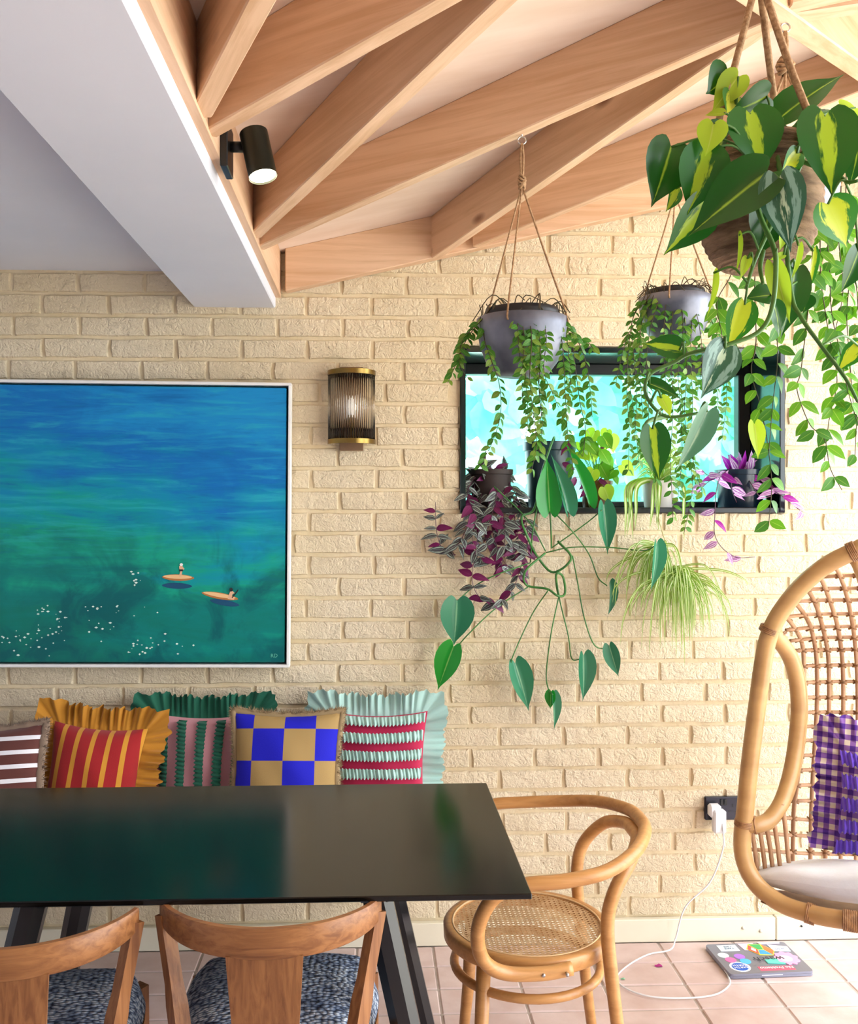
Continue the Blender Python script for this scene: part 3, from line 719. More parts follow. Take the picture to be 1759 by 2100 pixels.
class Cushion:
    def __init__(s, name, px, Yb, lean, tilt, w, h, th, mat, label, loc=None, rotz=0, zo=.012):
        s.w, s.h, s.th = w, h, th
        s.t = empty(name, loc or (P(px, 1500, Yb).x, Yb, BZ+zo), label, 'cushion', 'scatter cushions on the bench' if loc is None else None)
        s.t.rotation_euler = (radians(-lean), radians(tilt), rotz)
        mb = MB(); n = 30
        mb.grid(lambda u, v: s.pt(u*2-1, v*2-1, 1), n, n); mb.grid(lambda u, v: s.pt(1-u*2, v*2-1, -1), n, n)
        mb.build('cover', mat, s.t)
    def pt(s, u, v, side=1, lift=0):
        x = u*s.w/2*(1.03-.10*(1-v*v)); z = s.h/2+v*s.h/2*(1.03-.10*(1-u*u))
        b = max(0, (1-u*u)*(1-v*v)); y = -side*(s.th/2*b**.5) - .003*sin(7*u+5*v)*b
        return V((x, y-lift*side, z))
    def edge(s, k):
        """k in 0..4 around the perimeter from lower left, anticlockwise seen from the front"""
        k %= 4; f = (k % 1)*2-1; i = int(k)
        uv = ((f, -1), (1, f), (-f, 1), (-1, -f))[i]; p = s.pt(*uv); c = V((0, 0, s.h/2)); d = p-c
        n = V(((0, 0, -1), (1, 0, 0), (0, 0, 1), (-1, 0, 0))[i]); e = abs(f)**6; dd = (n*(1-e)+d.normalized()*e*1.25); return p, dd
    def ruffle(s, rw, mat, amp=.010, waves=15, seed=1, y0=.004):
        r = random.Random(seed); mb = MB(); n = 320; ph = [r.uniform(0, 6.28) for _ in range(5)]
        def fn(u, v):
            p, d = s.edge(u*4); a = u*2*pi*4
            wv = sin(waves*a+ph[0]+1.3*sin(2.3*a+ph[1]))*.75+sin(waves*1.9*a+ph[2]+sin(3*a))*.5
            q = p+d*(rw*v*(1+.07*sin(5*a+ph[3])+.085*wv))
            q = q+V((0, amp*wv*v**.6+y0+.014*v*sin(3*a+ph[4])-.001, 0)); q.z = max(q.z, .004); return q
        mb.grid(fn, n, 5); mb.build('ruffle', mat, s.t)
    def fringe(s, mat, r=.011, seed=2):
        rr = random.Random(seed); pa = [s.edge(i*4/110)[0] for i in range(110)]; mb = MB()
        mb.tube(pa, [r*rr.uniform(.7, 1.0) for _ in pa], 7, closed=True); mb.build('piping', mat, s.t)
        fb = MB()
        for i in range(2600):
            p, d = s.edge(rr.uniform(0, 4)); a = rr.uniform(-1.2, 1.2); o_ = (d*cos(a)+V((0, -1 if rr.random() < .7 else 1, 0))*abs(sin(a))).normalized()
            t = V((rr.uniform(-1, 1), rr.uniform(-1, 1), rr.uniform(-1, 1))).normalized()*.0016; p = p+o_*r*.6; q = p+o_*rr.uniform(.009, .017)+t*3
            fb.add([p-t, p+t, q], [(0, 1, 2)])
        o = fb.build('fringe', mat, s.t, False); o['kind'] = 'stuff'
    def frill(s, fixed, axis, width, mat, seed, pl=16, u0=-.96, u1=.96):
        """gathered strip laid on the front: axis 0 runs along X at v=fixed, axis 2 runs along Z at u=fixed"""
        r = random.Random(seed); ph = [r.uniform(0, 6.28) for _ in range(4)]; mb = MB()
        def fn(a, b):
            t = u0+(u1-u0)*a; c = (b-.5)*2; wv = sin(pl*2*pi*a*1.6+ph[0]+.8*sin(9*a+ph[1])+c*1.3); w2 = sin(pl*4.7*a+ph[2])
            off = c*(width/(s.h if axis == 0 else s.w))*(1+.16*wv*abs(c)); u, v = (t, fixed+off) if axis == 0 else (fixed+off, t)
            u = max(-.99, min(.99, u)); v = max(-.99, min(.99, v))
            return s.pt(u, v, 1, .014+.007*(1-c*c*.5)+.006*wv*(.5+abs(c)*.5)+.003*w2)
        mb.grid(fn, 150, 6); mb.build('frill', mat, s.t)
f_brown, f_must, f_green, f_pink = '7a4038', 'c98a1e', '0c6b52', 'd79aa0'
m_taupe = fabric('taupe_fringe', '8d7764'); m_must = fabric('mustard_cotton', 'b87c1a'); m_green = fabric('green_cotton', '0a5c44'); m_mint = fabric('mint_cotton', 'a9cdc4')
m_tan = fabric('tan_fringe', '9c8560')
c2 = Cushion('cushion', 172, 3.045, 13, 5.5, .295, .338, .15, stripe_mat('red_mustard_stripe', '9c0c12', 'cc8e26', 0, .050, .30, .25), 'red cushion with mustard stripes and mustard ruffle, on the bench', zo=.030)
c2.ruffle(.070, m_must, .014, 11, 3)
c3 = Cushion('cushion', 412, 3.17, 10, .5, .345, .362, .13, fabric('pink_linen', 'cf929a'), 'pink cushion with gathered green frill bands and green ruffle')
c3.ruffle(.072, m_green, .010, 17, 5)
for k, u in enumerate((-.75, -.39, -.01, .35, .72)): c3.frill(u, 2, .030, m_green, 11+k)
c5 = Cushion('cushion', 768, 3.165, 9, .8, .340, .366, .14, fabric('magenta_linen', 'b40e44'), 'magenta cushion with gathered mint frill bands and mint ruffle')
c5.ruffle(.070, m_mint, .010, 16, 8)
for k, v in enumerate((.92, .60, .27, -.06, -.39, -.72)): c5.frill(v, 0, .033, m_mint, 31+k)
c4 = Cushion('cushion', 582, 3.045, 15, .8, .350, .372, .15, check_mat('blue_tan_check', 'a88a55', '1010bc', .1005, .006, .186), 'cobalt blue and tan chequered cushion with tan fringe', zo=.036)
c4.fringe(m_tan, .014, 5)
c1 = Cushion('cushion', -38, 2.955, 15, -3.5, .365, .342, .15, stripe_mat('brown_white_stripe', '5c2d26', 'e8e6ea', 2, .0425, .30, .1), 'brown cushion with white stripes and taupe fringe', zo=.046)
c1.fringe(m_taupe, .016, 6)

# ------------------------------------------------------------------ hanging rattan chair
m_ratt = M('rattan_pole', 'c49a62', 'ac8250', 5, (1, 1, 2.5), rough=.34, spec=.5, kind='Object')
m_cane2 = M('rattan_core', 'c79d78', 'ad825e', 14, rough=.5)
m_bind = M('rattan_binding', 'a87a4e', '7d5433', 60, rough=.5, bmp=.4, bscale=120, bdist=.002)
PXC = 1850; phi = math.atan2(ray(PXC, CY).x, ray(PXC, CY).y); ax_ = V((sin(phi), cos(phi), 0))
def PD(px, py, d):
    r = ray(px, py); return V((0, 0, H))+r*(d/r.dot(ax_))
D0 = 2.72
co = V((ax_.x*2.95, ax_.y*2.95, 0)); hc = empty('hanging_chair', co, 'rattan egg shaped hanging chair with open lattice back', 'hanging chair')
def mir(pts): return [(2*PXC-p[0],)+tuple(p[1:]) for p in pts]
def both(pts): return pts+list(reversed(mir(pts)))
def pd(pts): return [PD(*p) for p in pts]
def hpart(name, path, r, m=m_ratt, n=10, closed=False): return MB().tube(path, r, n, closed).build(name, m, hc, org=co)
rimL = [(1800,1112,D0),(1745,1133,D0),(1690,1162,D0),(1640,1205,D0),(1600,1256,D0),(1578,1300,D0),(1566,1350,D0),(1552,1450,D0),(1538,1560,D0),(1528,1660,D0),(1522,1715,D0),(1524,1755,D0),(1537,1792,D0),(1562,1825,D0-.01),(1610,1857,D0-.03),(1680,1878,D0-.06),(1759,1890,D0-.08),(1810,1895,D0-.09)]
hpart('rim_pole', spline(pd(rimL)+list(reversed(pd(mir(rimL)))), 5, True), .0235, n=12, closed=True)
arm = [(1577,1288,D0),(1592,1306,D0+.04),(1618,1345,D0+.10),(1632,1390,D0+.14),(1637,1450,D0+.16),(1632,1520,D0+.16),(1620,1590,D0+.13),(1602,1645,D0+.08),(1577,1681,D0+.04),(1550,1692,D0+.01),(1526,1691,D0)]
cor = [(x+(15 if 1300 < y < 1670 else 8), y+(0 if y < 1660 else 12), d+.02) for x, y, d in arm[1:-1]]
for A_, C_ in ((arm, cor), (mir(arm), mir(cor))):
    hpart('arm_loop', spline(pd(A_), 6), .0215, n=12); hpart('arm_edging', spline(pd(C_), 5), .006, n=8)
def back_d(px, py):
    q = min(1, abs(PXC-px)/262.0); s = D0+.16+.42*sqrt(max(0, 1-q*q))
    if py < 1330: s -= max(0, (1330-py)/210.0)**1.5*(.42*sqrt(max(0, 1-q*q))+.14)
    return max(D0+.005, s)
def z1(x, y): return (1480+x/4.566, 1100+y/4.566)
verts = [[(565,730),(640,800),(705,895),(752,1010),(768,1200),(770,1400),(765,1600),(748,1900),(728,2100),(700,2350),(670,2600),(662,3080)],
         [(660,590),(720,660),(790,760),(840,880),(878,1080),(890,1300),(888,1600),(868,1950),(850,2250),(835,2600),(827,3080)],
         [(775,460),(830,540),(890,670),(945,860),(988,1070),(1002,1300),(1002,1700),(992,2050),(975,2600),(967,3080)],
         [(900,360),(945,430),(1010,600),(1070,790),(1112,1020),(1132,1280),(1135,1700),(1128,2200),(1118,2700),(1110,3080)],
         [(1060,290),(1100,350),(1165,540),(1215,780),(1245,1000),(1265,1280),(1270,1700),(1268,2300),(1260,2750),(1252,3080)],
         [(1210,230),(1245,290),(1305,480),(1350,720),(1378,960),(1395,1260),(1402,1700),(1402,2750),(1394,3080)],
         [(1370,190),(1400,250),(1450,440),(1485,700),(1508,960),(1525,1260),(1535,1700),(1535,2800),(1527,3080)],
         [(1530,160),(1555,220),(1590,440),(1612,700),(1630,960),(1640,1260),(1648,1700),(1650,2800),(1642,3080)]]
vpx = []
for vl in verts:
    pl_ = [z1(*q) for q in vl]; vpx.append(pl_)
    for sgn in (0, 1):
        w3 = [PD(x, y, back_d(x, y)) for x, y in pl_]
        if sgn: w3 = [PD(2*PXC-x, y, back_d(x, y)) for x, y in pl_]
        hpart('lattice_rod', spline(w3, 4), .0066, m_cane2, 7)
# lower side rods under the arm loop
for x0_, x1_, y0_, y1_ in ((1540,1553,1693,1775),(1556,1569,1694,1772),(1571,1584,1693,1768),(1587,1599,1688,1765),(1604,1617,1648,1757)):
    for s in (0, 1):
        f_ = (lambda x: 2*PXC-x) if s else (lambda x: x)
        hpart('lattice_rod', spline([PD(f_(x0_), y0_, D0+.06), PD(f_((x0_+x1_)/2), (y0_+y1_)/2, D0+.08), PD(f_(x1_), y1_+12, D0+.08)], 4), .0062, m_cane2, 7)
hz = []
for i, yl in enumerate((370, 490, 600, 735, 855, 955, 1062, 1208, 1363, 1502, 1642, 1775, 1905, 2045, 2182, 2324, 2470)):
    y = 1100+yl/4.566
    row_ = []
    # left end follows the first rods
    xs = {0: 950, 1: 760, 2: 680, 3: 555, 4: 600, 5: 640, 6: 690}.get(i, 735 if i < 12 else 735-(i-11)*14)
    x = 1480+xs/4.566; row_.append((x, y+(5 if i in (3, 4, 5) else 1.5)))
    for q in (.25, .5, .75, 1.0): xx = x+(PXC-x)*q; row_.append((xx, y-(5*q if i in (3, 4, 5) else 2*q)+(4*q if i > 8 else 0)))
    hz.append(row_)
for yl, xs in ((2639, 1590), (2776, 1536), (2940, 1539)):
    y = 1100+yl/4.566; hz.append([(xs, y-2), (xs+30, y), (xs+90, y+5), (xs+180, y+8), (PXC, y+9)])
for row_ in hz:
    pts = [PD(x, y, back_d(x, y)+.009) for x, y in row_]; pts2 = [PD(2*PXC-x, y, back_d(x, y)+.009) for x, y in reversed(row_[:-1])]
    hpart('lattice_rod', spline(pts+pts2, 4), .0056, m_cane2, 7)
# bindings where rods cross
def at_y(pl_, y):
    for a, b in zip(pl_, pl_[1:]):
        if a[1] <= y <= b[1]: return a[0]+(b[0]-a[0])*(y-a[1])/(b[1]-a[1])
kn = MB(); 
for _pl in vpx:
    for row_ in hz:
        y = row_[len(row_)//2][1]; x = at_y(_pl, y)
        if x is None or x < row_[0][0]-3: continue
        yy = row_[0][1]+(row_[-1][1]-row_[0][1])*max(0, min(1, (x-row_[0][0])/(PXC-row_[0][0])))
        for s in (0, 1):
            X = 2*PXC-x if s else x; d = back_d(x, yy)+.0045; c = PD(X, yy, d); rt = V((cos(phi), -sin(phi), 0))
            for di in (V((.011, 0, .0055)), V((-.011, 0, .0055))):
                dv = rt*di.x+V((0, 0, di.z)); up_ = V((0, 0, 1)); pa = [c-dv-ax_*.003, c-ax_*.0105, c+dv-ax_*.003]
                kn.tube(pa, .0028, 5)
o = kn.build('crossing_tie', m_bind, hc, org=co); o['kind'] = 'stuff'
def wrap(px, py, d, dirpx, r, n=4, pitch=.0042):
    a = PD(px, py, d); b = PD(px+dirpx[0], py+dirpx[1], d); t = (b-a).normalized(); mb = MB()
    for k in range(n):
        c = a+t*(k-(n-1)/2)*pitch; u = t.cross(ax_).normalized(); w_ = t.cross(u)
        mb.tube([c+(u*cos(q)+w_*sin(q))*r for q in [2*pi*i/16 for i in range(16)]], .0026, 5, closed=True)
    mb.build('binding', m_bind, hc, org=co)
for s in (0, 1):
    f_ = (lambda x: 2*PXC-x) if s else (lambda x: x); g_ = -1 if s else 1
    wrap(f_(1577), 1292, D0, (g_*-14, 30), .0245, 4); wrap(f_(1526), 1688, D0, (g_*-4, 30), .0245, 4)
    wrap(f_(1597), 1306, D0+.05, (g_*22, 28), .0225, 2); wrap(f_(1548), 1692, D0+.01, (30, 0), .0225, 2)
    wrap(f_(1662), 1874, D0-.05, (g_*30, 10), .0245, 6); wrap(f_(1745), 1889, D0-.08, (g_*30, 5), .0245, 9)
    wrap(f_(1749), 1131, D0, (g_*30, -13), .0245, 5)
    hpart('top_brace', spline([PD(f_(1752), 1133, D0), PD(f_(1760), 1165, D0+.04), PD(f_(1775), 1200, D0+.12)], 5), .014, m_ratt, 10)
# under-seat shell and suspension rope
us = MB()
us.grid(lambda u, v: PD(1560+580*u, 1800+(75+25*sin(pi*u))*(1-.75*v)*(.35+.65*sin(pi*min(1, max(0, u*.96+.02)))**.5)+12, D0-.03+.48*v*sin(pi*(.08+.84*u))), 24, 6)
us.build('seat_shell', m_cane2, hc, org=co)
hook_top = PD(PXC, 1112, D0); hz_ = soffit(hook_top.x)
MB().tube([hook_top, V((hook_top.x, hook_top.y, hz_+.01))], .008, 8).build('suspension_rope', m_rope, hc, org=co)
MB().tube([hook_top+V((cos(a)*.03, 0, .012+sin(a)*.03)) for a in [2*pi*i/20 for i in range(20)]], .006, 6, closed=True).build('ring', m_chrome, hc, org=co)

# seat cushion
m_linen = M('white_linen', 'eef0f4', 'e2e5ec', 5, rough=.85, bmp=.5, bscale=22, bdist=.006)
sc_o = PD(PXC, 1850, D0+.2); 
def seatc(u, w_):
    a = (u*2-1)*.999; th = 2*pi*w_; c_, s_ = cos(th), sin(th); fv = .5-.5*math.copysign(abs(c_)**.7, c_); side = math.copysign(abs(s_)**.65, s_)
    k = (1-a**6)**.5; top = 1800-22*k-22*fv*k+2.5*sin(11*a+5*fv)*k; botf = 1801+74*max(0, 1-a*a)**.9; bot = botf*(1-fv)+(1803)*fv
    d0 = D0-.055+.10*a*a; d1 = D0+.42-.20*a*a
    return PD(PXC+a*316, (top+bot)/2-side*(bot-top)/2, d0+(d1-d0)*fv)
sm = MB(); sm.grid(lambda u, v: seatc(u, v), 56, 36)
sc = tag(sm.build('seat_cushion', m_linen, org=sc_o), 'crumpled white linen seat cushion in the hanging chair', 'cushion'); sc.location = sc_o
# gingham cushion
def gingham():
    m, nt, bs = new_mat('purple_gingham'); v = coords(nt, 'Object', False); sep = N(nt, 'ShaderNodeSeparateXYZ'); L(nt, v, sep.inputs[0])
    def st(o): return math_(nt, 'GREATER_THAN', math_(nt, 'FRACT', math_(nt, 'ADD', math_(nt, 'DIVIDE', o, .030), 20)), .5)
    f = math_(nt, 'MULTIPLY', math_(nt, 'ADD', st(sep.outputs[0]), st(sep.outputs[2])), .5)
    L(nt, ramp(nt, f, [(0, hexc('d9cbb8')), (.4, hexc('8a5fa8')), (.8, hexc('4a1f86'))], 'CONSTANT'), bs.inputs['Base Color']); bs.inputs['Roughness'].default_value = .85; return m
m_ging = gingham(); m_viol = fabric('violet_cotton', '6a45c8')
gl_ = PD(1818, 1768, D0+.22)
cg = Cushion('cushion', 0, 0, 12, 2, .27, .315, .10, m_ging, 'purple gingham cushion with violet frills in the hanging chair', loc=gl_+V((0, 0, .0)), rotz=-phi)
cg.ruffle(.066, m_ging, .014, 10, 9)
for k, v in enumerate((.68, .28, -.12, -.5, -.86)): cg.frill(v, 0, .036, m_viol, 51+k, 12)

# ------------------------------------------------------------------ laptop on the floor
corners = [PZ(1448, 1937, .016), PZ(1614, 1932, .016), PZ(1661, 1991, .016), PZ(1494, 1999, .016)]
ctr = sum(corners, V())/4; ux = ((corners[1]-corners[0])+(corners[2]-corners[3])).normalized(); uy = V((-ux.y, ux.x, 0))
lw = ((corners[1]-corners[0]).length+(corners[2]-corners[3]).length)/2; ldp = abs((corners[0]-corners[3]).dot(uy))
lap = empty('laptop', (ctr.x, ctr.y, 0), 'closed grey laptop covered in stickers lying on the tiles', 'laptop', rotz=math.atan2(ux.y, ux.x))
m_alu = M('space_grey', '8c8fa0', rough=.35, metal=.7)
def slab(a, b, r, z0_, z1_):
    pts = []
    for (cx, cy, q) in ((b[0]-r, b[1]-r, 0), (a[0]+r, b[1]-r, 1), (a[0]+r, a[1]+r, 2), (b[0]-r, a[1]+r, 3)):
        for k in range(6): an = (q+k/5)*pi/2; pts.append((cx+r*cos(an), cy+r*sin(an)))
    n = len(pts); return MB().add([(x, y, z0_) for x, y in pts]+[(x*.995, y*.995, z1_) for x, y in pts], [tuple(reversed(range(n))), tuple(range(n, 2*n))]+[(i, (i+1) % n, (i+1) % n+n, i+n) for i in range(n)])
hw_, hd_ = lw/2, ldp/2
sharp(slab((-hw_, -hd_), (hw_, hd_), .012, .002, .0095).build('base', m_alu, lap)); sharp(slab((-hw_, -hd_), (hw_, hd_), .012, .0103, .0165).build('lid', m_alu, lap))
MB().box((-.035, -hd_-.0004, .0085), (.035, -hd_+.003, .0108)).build('opening_notch', M('notch_grey', 'd8dae2', rough=.4), lap, False)
for sx in (-1, 1):
    for sy in (-1, 1): MB().tube([(sx*(hw_-.03), sy*(hd_-.03), 0), (sx*(hw_-.03), sy*(hd_-.03), .003)], .008, 10).build('rubber_foot', m_metalblk, lap)
stz = [0]
def flatp(name, pts, c, rough=.4):
    stz[0] += 1; z_ = .0166+.00012*stz[0]; n = len(pts)
    mm = c if not isinstance(c, str) else paint(c, rough)
    return MB().add([(x*hw_, y*hd_, z_) for x, y in pts]+[(x*hw_, y*hd_, .0160) for x, y in pts], [tuple(range(n))]+[(i, i+n, (i+1) % n+n, (i+1) % n) for i in range(n)]).build(name, mm, lap, False)
def disc(cx, cy, r, n=20, ry=None): return [(cx+r*cos(2*pi*i/n), cy+(ry or r*lw/ldp)*sin(2*pi*i/n)) for i in range(n)]
def rect(a, b, c, d): return [(a, b), (c, b), (c, d), (a, d)]
flatp('sticker', disc(-.62, -.55, .24), 'f2f6fb'); flatp('sticker', disc(-.62, -.55, .19), '1a62c8')
flatp('sticker', rect(-.22, -.86, .62, -.60), 'f0607c')
for x, y, c in ((-.78, .22, 'd8f0f0'), (-.42, .10, 'b070e0'), (-.70, -.10, 'f070b0'), (-.38, -.22, '48b8e8')): flatp('sticker', disc(x, y, .13), c)
flatp('sticker', rect(-.75, .48, -.28, .88), 'e8f2f4')
flatp('sticker', [(-.20, .95), (.20, .95), (.06, .45), (-.16, .50)], 'f6d0dc')
flatp('sticker', [(-.10, .55), (.10, .15), (.42, .10), (.56, .42), (.34, .86), (.05, .90)], 'f4e23c')
for pp, c in (([(-.08,.52),(.10,.18),(.16,.50),(.03,.82)], 'e84a3c'), ([(.17,.50),(.05,.86),(.33,.84),(.30,.50)], '2fae5a'), ([(.12,.18),(.41,.12),(.30,.46),(.17,.46)], '34a0e0'), ([(.42,.13),(.54,.42),(.36,.80),(.32,.48)], 'ee7a3c'), ([(.0,.5),(.08,.34),(.12,.5),(.06,.66)], 'f6f0e0')): flatp('sticker', pp, c)
flatp('sticker', [(.50, .80), (.95, .62), (.92, .30), (.52, .38)], 'f4f6fa')
flatp('sticker', [(.30, .96), (.88, .96), (.84, .86), (.34, .86)], 'f6dce4')
flatp('sticker', [(.1, -.42), (.5, -.50), (.62, -.28), (.4, -.1), (.1, -.2)], '5fd0bc')
pk = []
for i in range(40): a = 2*pi*i/40; q = 1+.10*sin(9*a); pk.append((.66+.27*q*cos(a), -.14+.40*q*sin(a)))
flatp('sticker', pk, 'f5a8d0')
flatp('sticker', disc(.62, -.18, .16, 20), 'f8c6e2')
def ltext(t, x, y, s, c, rot=pi):
    stz[0] += 1; return text_mesh(t, s, paint(c), lap, Matrix.Translation(V((x*hw_, y*hd_, .0172+.0001*stz[0]))) @ Matrix.Rotation(rot, 4, 'Z'), 'lettering', .0001)
ltext('No Problemo', .20, -.73, .020, 'ffffff'); ltext('EARTH', -.62, -.50, .015, 'ffffff'); ltext('EARTH', -.62, -.64, .015, 'ffffff')
ltext('TAKE\nTIME', -.51, .68, .014, '2a5a86'); ltext('wasch', .22, -.14, .042, '1c2430')
ltext('20 DIY', .70, .46, .011, '4a6aa8')

# ------------------------------------------------------------------ socket, charger, cable
so = P(1443, 1680, W-.006); sx0, sx1 = P(1443, 1650).x, P(1443, 1650).x+.148; sz0, sz1 = P(1500, 1679).z, P(1500, 1632).z
sk = empty('wall_socket', (sx0, W, sz0), 'black metal double wall socket behind the hanging chair', 'socket'); sko = V((sx0, W, sz0)); m_sock = M('dark_nickel', '3c3d46', rough=.3, metal=.8)
MB().rbox((sx0, W-.014, sz0), (sx1, W+.006, sz1), .003).build('faceplate', m_sock, sk, False, org=sko)
for px in (1479.5, 1487):
    q = P(px, 1645, W-.014); MB().rbox((q.x-.0055, W-.019, q.z-.010), (q.x+.0055, W-.012, q.z+.010), .0015).build('switch', m_metalblk, sk, False, org=sko)
q = P(1502, 1652, W-.014); MB().box((q.x-.002, W-.0148, q.z-.006), (q.x+.002, W-.012, q.z+.006)).build('pin_slot', m_metalblk, sk, False, org=sko)
for px in (1496, 1509):
    q = P(px, 1664, W-.014); MB().box((q.x-.005, W-.0148, q.z-.002), (q.x+.005, W-.012, q.z+.002)).build('pin_slot', m_metalblk, sk, False, org=sko)
m_plug = M('white_plastic', 'eef0f2', rough=.35)
pc = P(1464, 1662, W-.03)
plug = empty('charger', (pc.x, W-.014, pc.z), 'white laptop charger plugged into the black wall socket', 'charger'); po = V(plug.location)
MB().rbox((pc.x-.020, W-.045, pc.z-.022), (pc.x+.022, W-.0135, pc.z+.022), .007).build('plug', m_plug, plug, False, org=po)
bl_ = MB().rbox((-.014, -.052, -.075), (.030, -.022, .006), .006); bl_.v = [v+V((pc.x+.006, W-.002, pc.z)) for v in bl_.v]; bl_.build('adapter', m_plug, plug, False, org=po)
p0 = V((pc.x+.020, W-.05, pc.z-.03))
cab = [p0, P(1483, 1710, W-.06), P(1481, 1745, W-.07), P(1455, 1810, W-.07), P(1405, 1860, W-.06), P(1385, 1925, W-.05), V((P(1370, 1938, W-.08).x, W-.10, .012)), PZ(1330, 1957, .0045), PZ(1290, 1978, .0045), PZ(1265, 2003, .0045), PZ(1280, 2025, .0045), PZ(1330, 2043, .0045), PZ(1400, 2047, .0045), PZ(1465, 2040, .0045), PZ(1495, 2020, .0045), PZ(1493, 2002, .005), PZ(1486, 1990, .006)]
cb = tag(MB().tube(spline(cab, 8), .0026, 8).build('charging_cable', m_plug), 'thin white charging cable looping across the floor to the laptop', 'cable')
def flat_leaf(name, px, py, s, m, label):
    c = PZ(px, py, .002); mb = MB(); n = 10; vs = [(0, 0, .004)]+[(s*cos(2*pi*i/n)*(1+.15*sin(3*i)), s*.8*sin(2*pi*i/n), .0005+.002*(i % 3)) for i in range(n)]
    mb.add(vs, [(0, 1+i, 1+(i+1) % n) for i in range(n)]); o = tag(mb.build(name, m), label, 'leaf'); o.location = (c.x, c.y, .001)
flat_leaf('fallen_petal', 1350, 1981, .013, M('magenta_petal', 'a8187c', rough=.6), 'magenta petal lying on the tiles near the cable')
flat_leaf('fallen_leaf', 1277, 2008, .007, M('pale_leaf', '7cc09a', rough=.6), 'tiny green leaf scrap on the tiles by the armchair')

# ------------------------------------------------------------------ plants
def leafmat(name, dark, light, wmid=0.0, wnoise=.25, rough=.38, transl=.22, edge=None, spec=.45, back=None):
    """UV: x across (0..1), y from stalk to tip; a paler band of half-width wmid runs along the midrib"""
    m, nt, bs = new_mat(name); uv = N(nt, 'ShaderNodeTexCoord').outputs['UV']; sep = N(nt, 'ShaderNodeSeparateXYZ'); L(nt, uv, sep.inputs[0])
    oi = N(nt, 'ShaderNodeObjectInfo').outputs['Random']
    a = math_(nt, 'ABSOLUTE', math_(nt, 'SUBTRACT', sep.outputs[0], .5))
    ad = N(nt, 'ShaderNodeVectorMath', operation='ADD'); L(nt, uv, ad.inputs[0]); L(nt, math_(nt, 'MULTIPLY', oi, 40), ad.inputs[1])
    nz = math_(nt, 'MULTIPLY', math_(nt, 'SUBTRACT', noise(nt, mapped(nt, ad.outputs[0], (5, 1.6, 1)), 2.2, 4), .5), wnoise)
    d = math_(nt, 'ADD', a, nz)
    base = mixc(nt, oi, hexc(dark), [c*1.35 if i < 3 else 1 for i, c in enumerate(hexc(dark))])
    c = base
    if wmid:
        k = ramp(nt, d, [(max(0, wmid-.03), (1,1,1,1)), (wmid+.015, (0,0,0,1))]); c = mixc(nt, k, base, hexc(light))
    else:
        k = ramp(nt, a, [(.012, (.8,)*3+(1,)), (.035, (0,0,0,1))]); c = mixc(nt, k, base, hexc(light))
    if edge:
        k2 = ramp(nt, d, [(.20, (0,0,0,1)), (.24, (1,1,1,1)), (.36, (1,1,1,1)), (.40, (0,0,0,1))]); c = mixc(nt, k2, c, hexc(edge))
    if back:
        c = mixc(nt, N(nt, 'ShaderNodeNewGeometry').outputs['Backfacing'], c, hexc(back))
    L(nt, c, bs.inputs['Base Color']); bs.inputs['Roughness'].default_value = rough; bs.inputs['Specular IOR Level'].default_value = spec
    bump(nt, bs, math_(nt, 'MULTIPLY', a, -1), .15, .01)
    add_transl(nt, bs, c, None, transl); return m
lm_phil = leafmat('philodendron_dark', '1a5412', '9cc23a', .022, .05, .28)
lm_bras = leafmat('philodendron_variegated', '1b5c14', 'a9cc2e', .13, .34, .28)
lm_lime = leafmat('philodendron_lime', 'a8c830', 'c8dc60', 0, .1, .45, .4)
lm_half = leafmat('philodendron_half', '2c7a16', 'c4d62c', .26, .5)
lm_silv = leafmat('philodendron_silver', '2a5a40', 'b8cfae', .04, .5, .28, .15, edge='7fa594')
lm_grey = leafmat('philodendron_grey', '4d7d5e', '86aa84', .03, .2, .3, .2)
lm_dis = leafmat('vine_green', '3f7a22', '8fb84c', 0, .1, .4, .35)
lm_dis2 = leafmat('vine_olive', '6d8f34', 'a8bc5c', 0, .1, .4, .35)
lm_hoya = leafmat('vine_bright', '5f9c22', 'a6cc58', 0, .1, .35, .4)
lm_zeb = leafmat('zebrina_striped', '3d3a3e', '9aa59a', .02, .1, .3, .15, edge='93a396', back='5c1044')
lm_zpur = leafmat('zebrina_purple', '641048', '8a2c68', 0, .1, .4, .25)
lm_nan = leafmat('pink_striped', 'a05aa8', 'e6d2e4', .05, .25, .35, .3, edge='e2cfe0', back='a01c98')
lm_nanp = leafmat('magenta_leaf', '9c1f98', 'd890d0', 0, .1, .35, .35)
lm_bigp = leafmat('trailing_green', '2c7050', '7fb488', 0, .1, .26, .12)
lm_bigb = leafmat('trailing_bright', '1f8a2c', '8fd070', 0, .1, .26, .3)
lm_spid = leafmat('spider_striped', '7da032', 'dbe4ac', .17, .05, .4, .4)
m_stem = M('green_stem', '4d7c2c', '3c6a24', 20, rough=.5); m_stemd = M('brown_stem', '4f4022', '3a3a1c', 30, rough=.6); m_stemp = M('purple_stem', '5a2c48', '44203a', 30, rough=.5)
m_stemt = M('trailing_stem', '3f7f36', '2f6a30', 20, rough=.4)
def hl(m, b=0, fold=.22, curl=.12): return leaf_mesh('leaf', m, HEART, 6, .13, fold, curl, b)
def ol(m): return leaf_mesh('leaf', m, OVAL, 2, 0, .25, .15)
def ll(m, b=0): return leaf_mesh('leaf', m, LANCE, 2, 0, .35, .22, b)
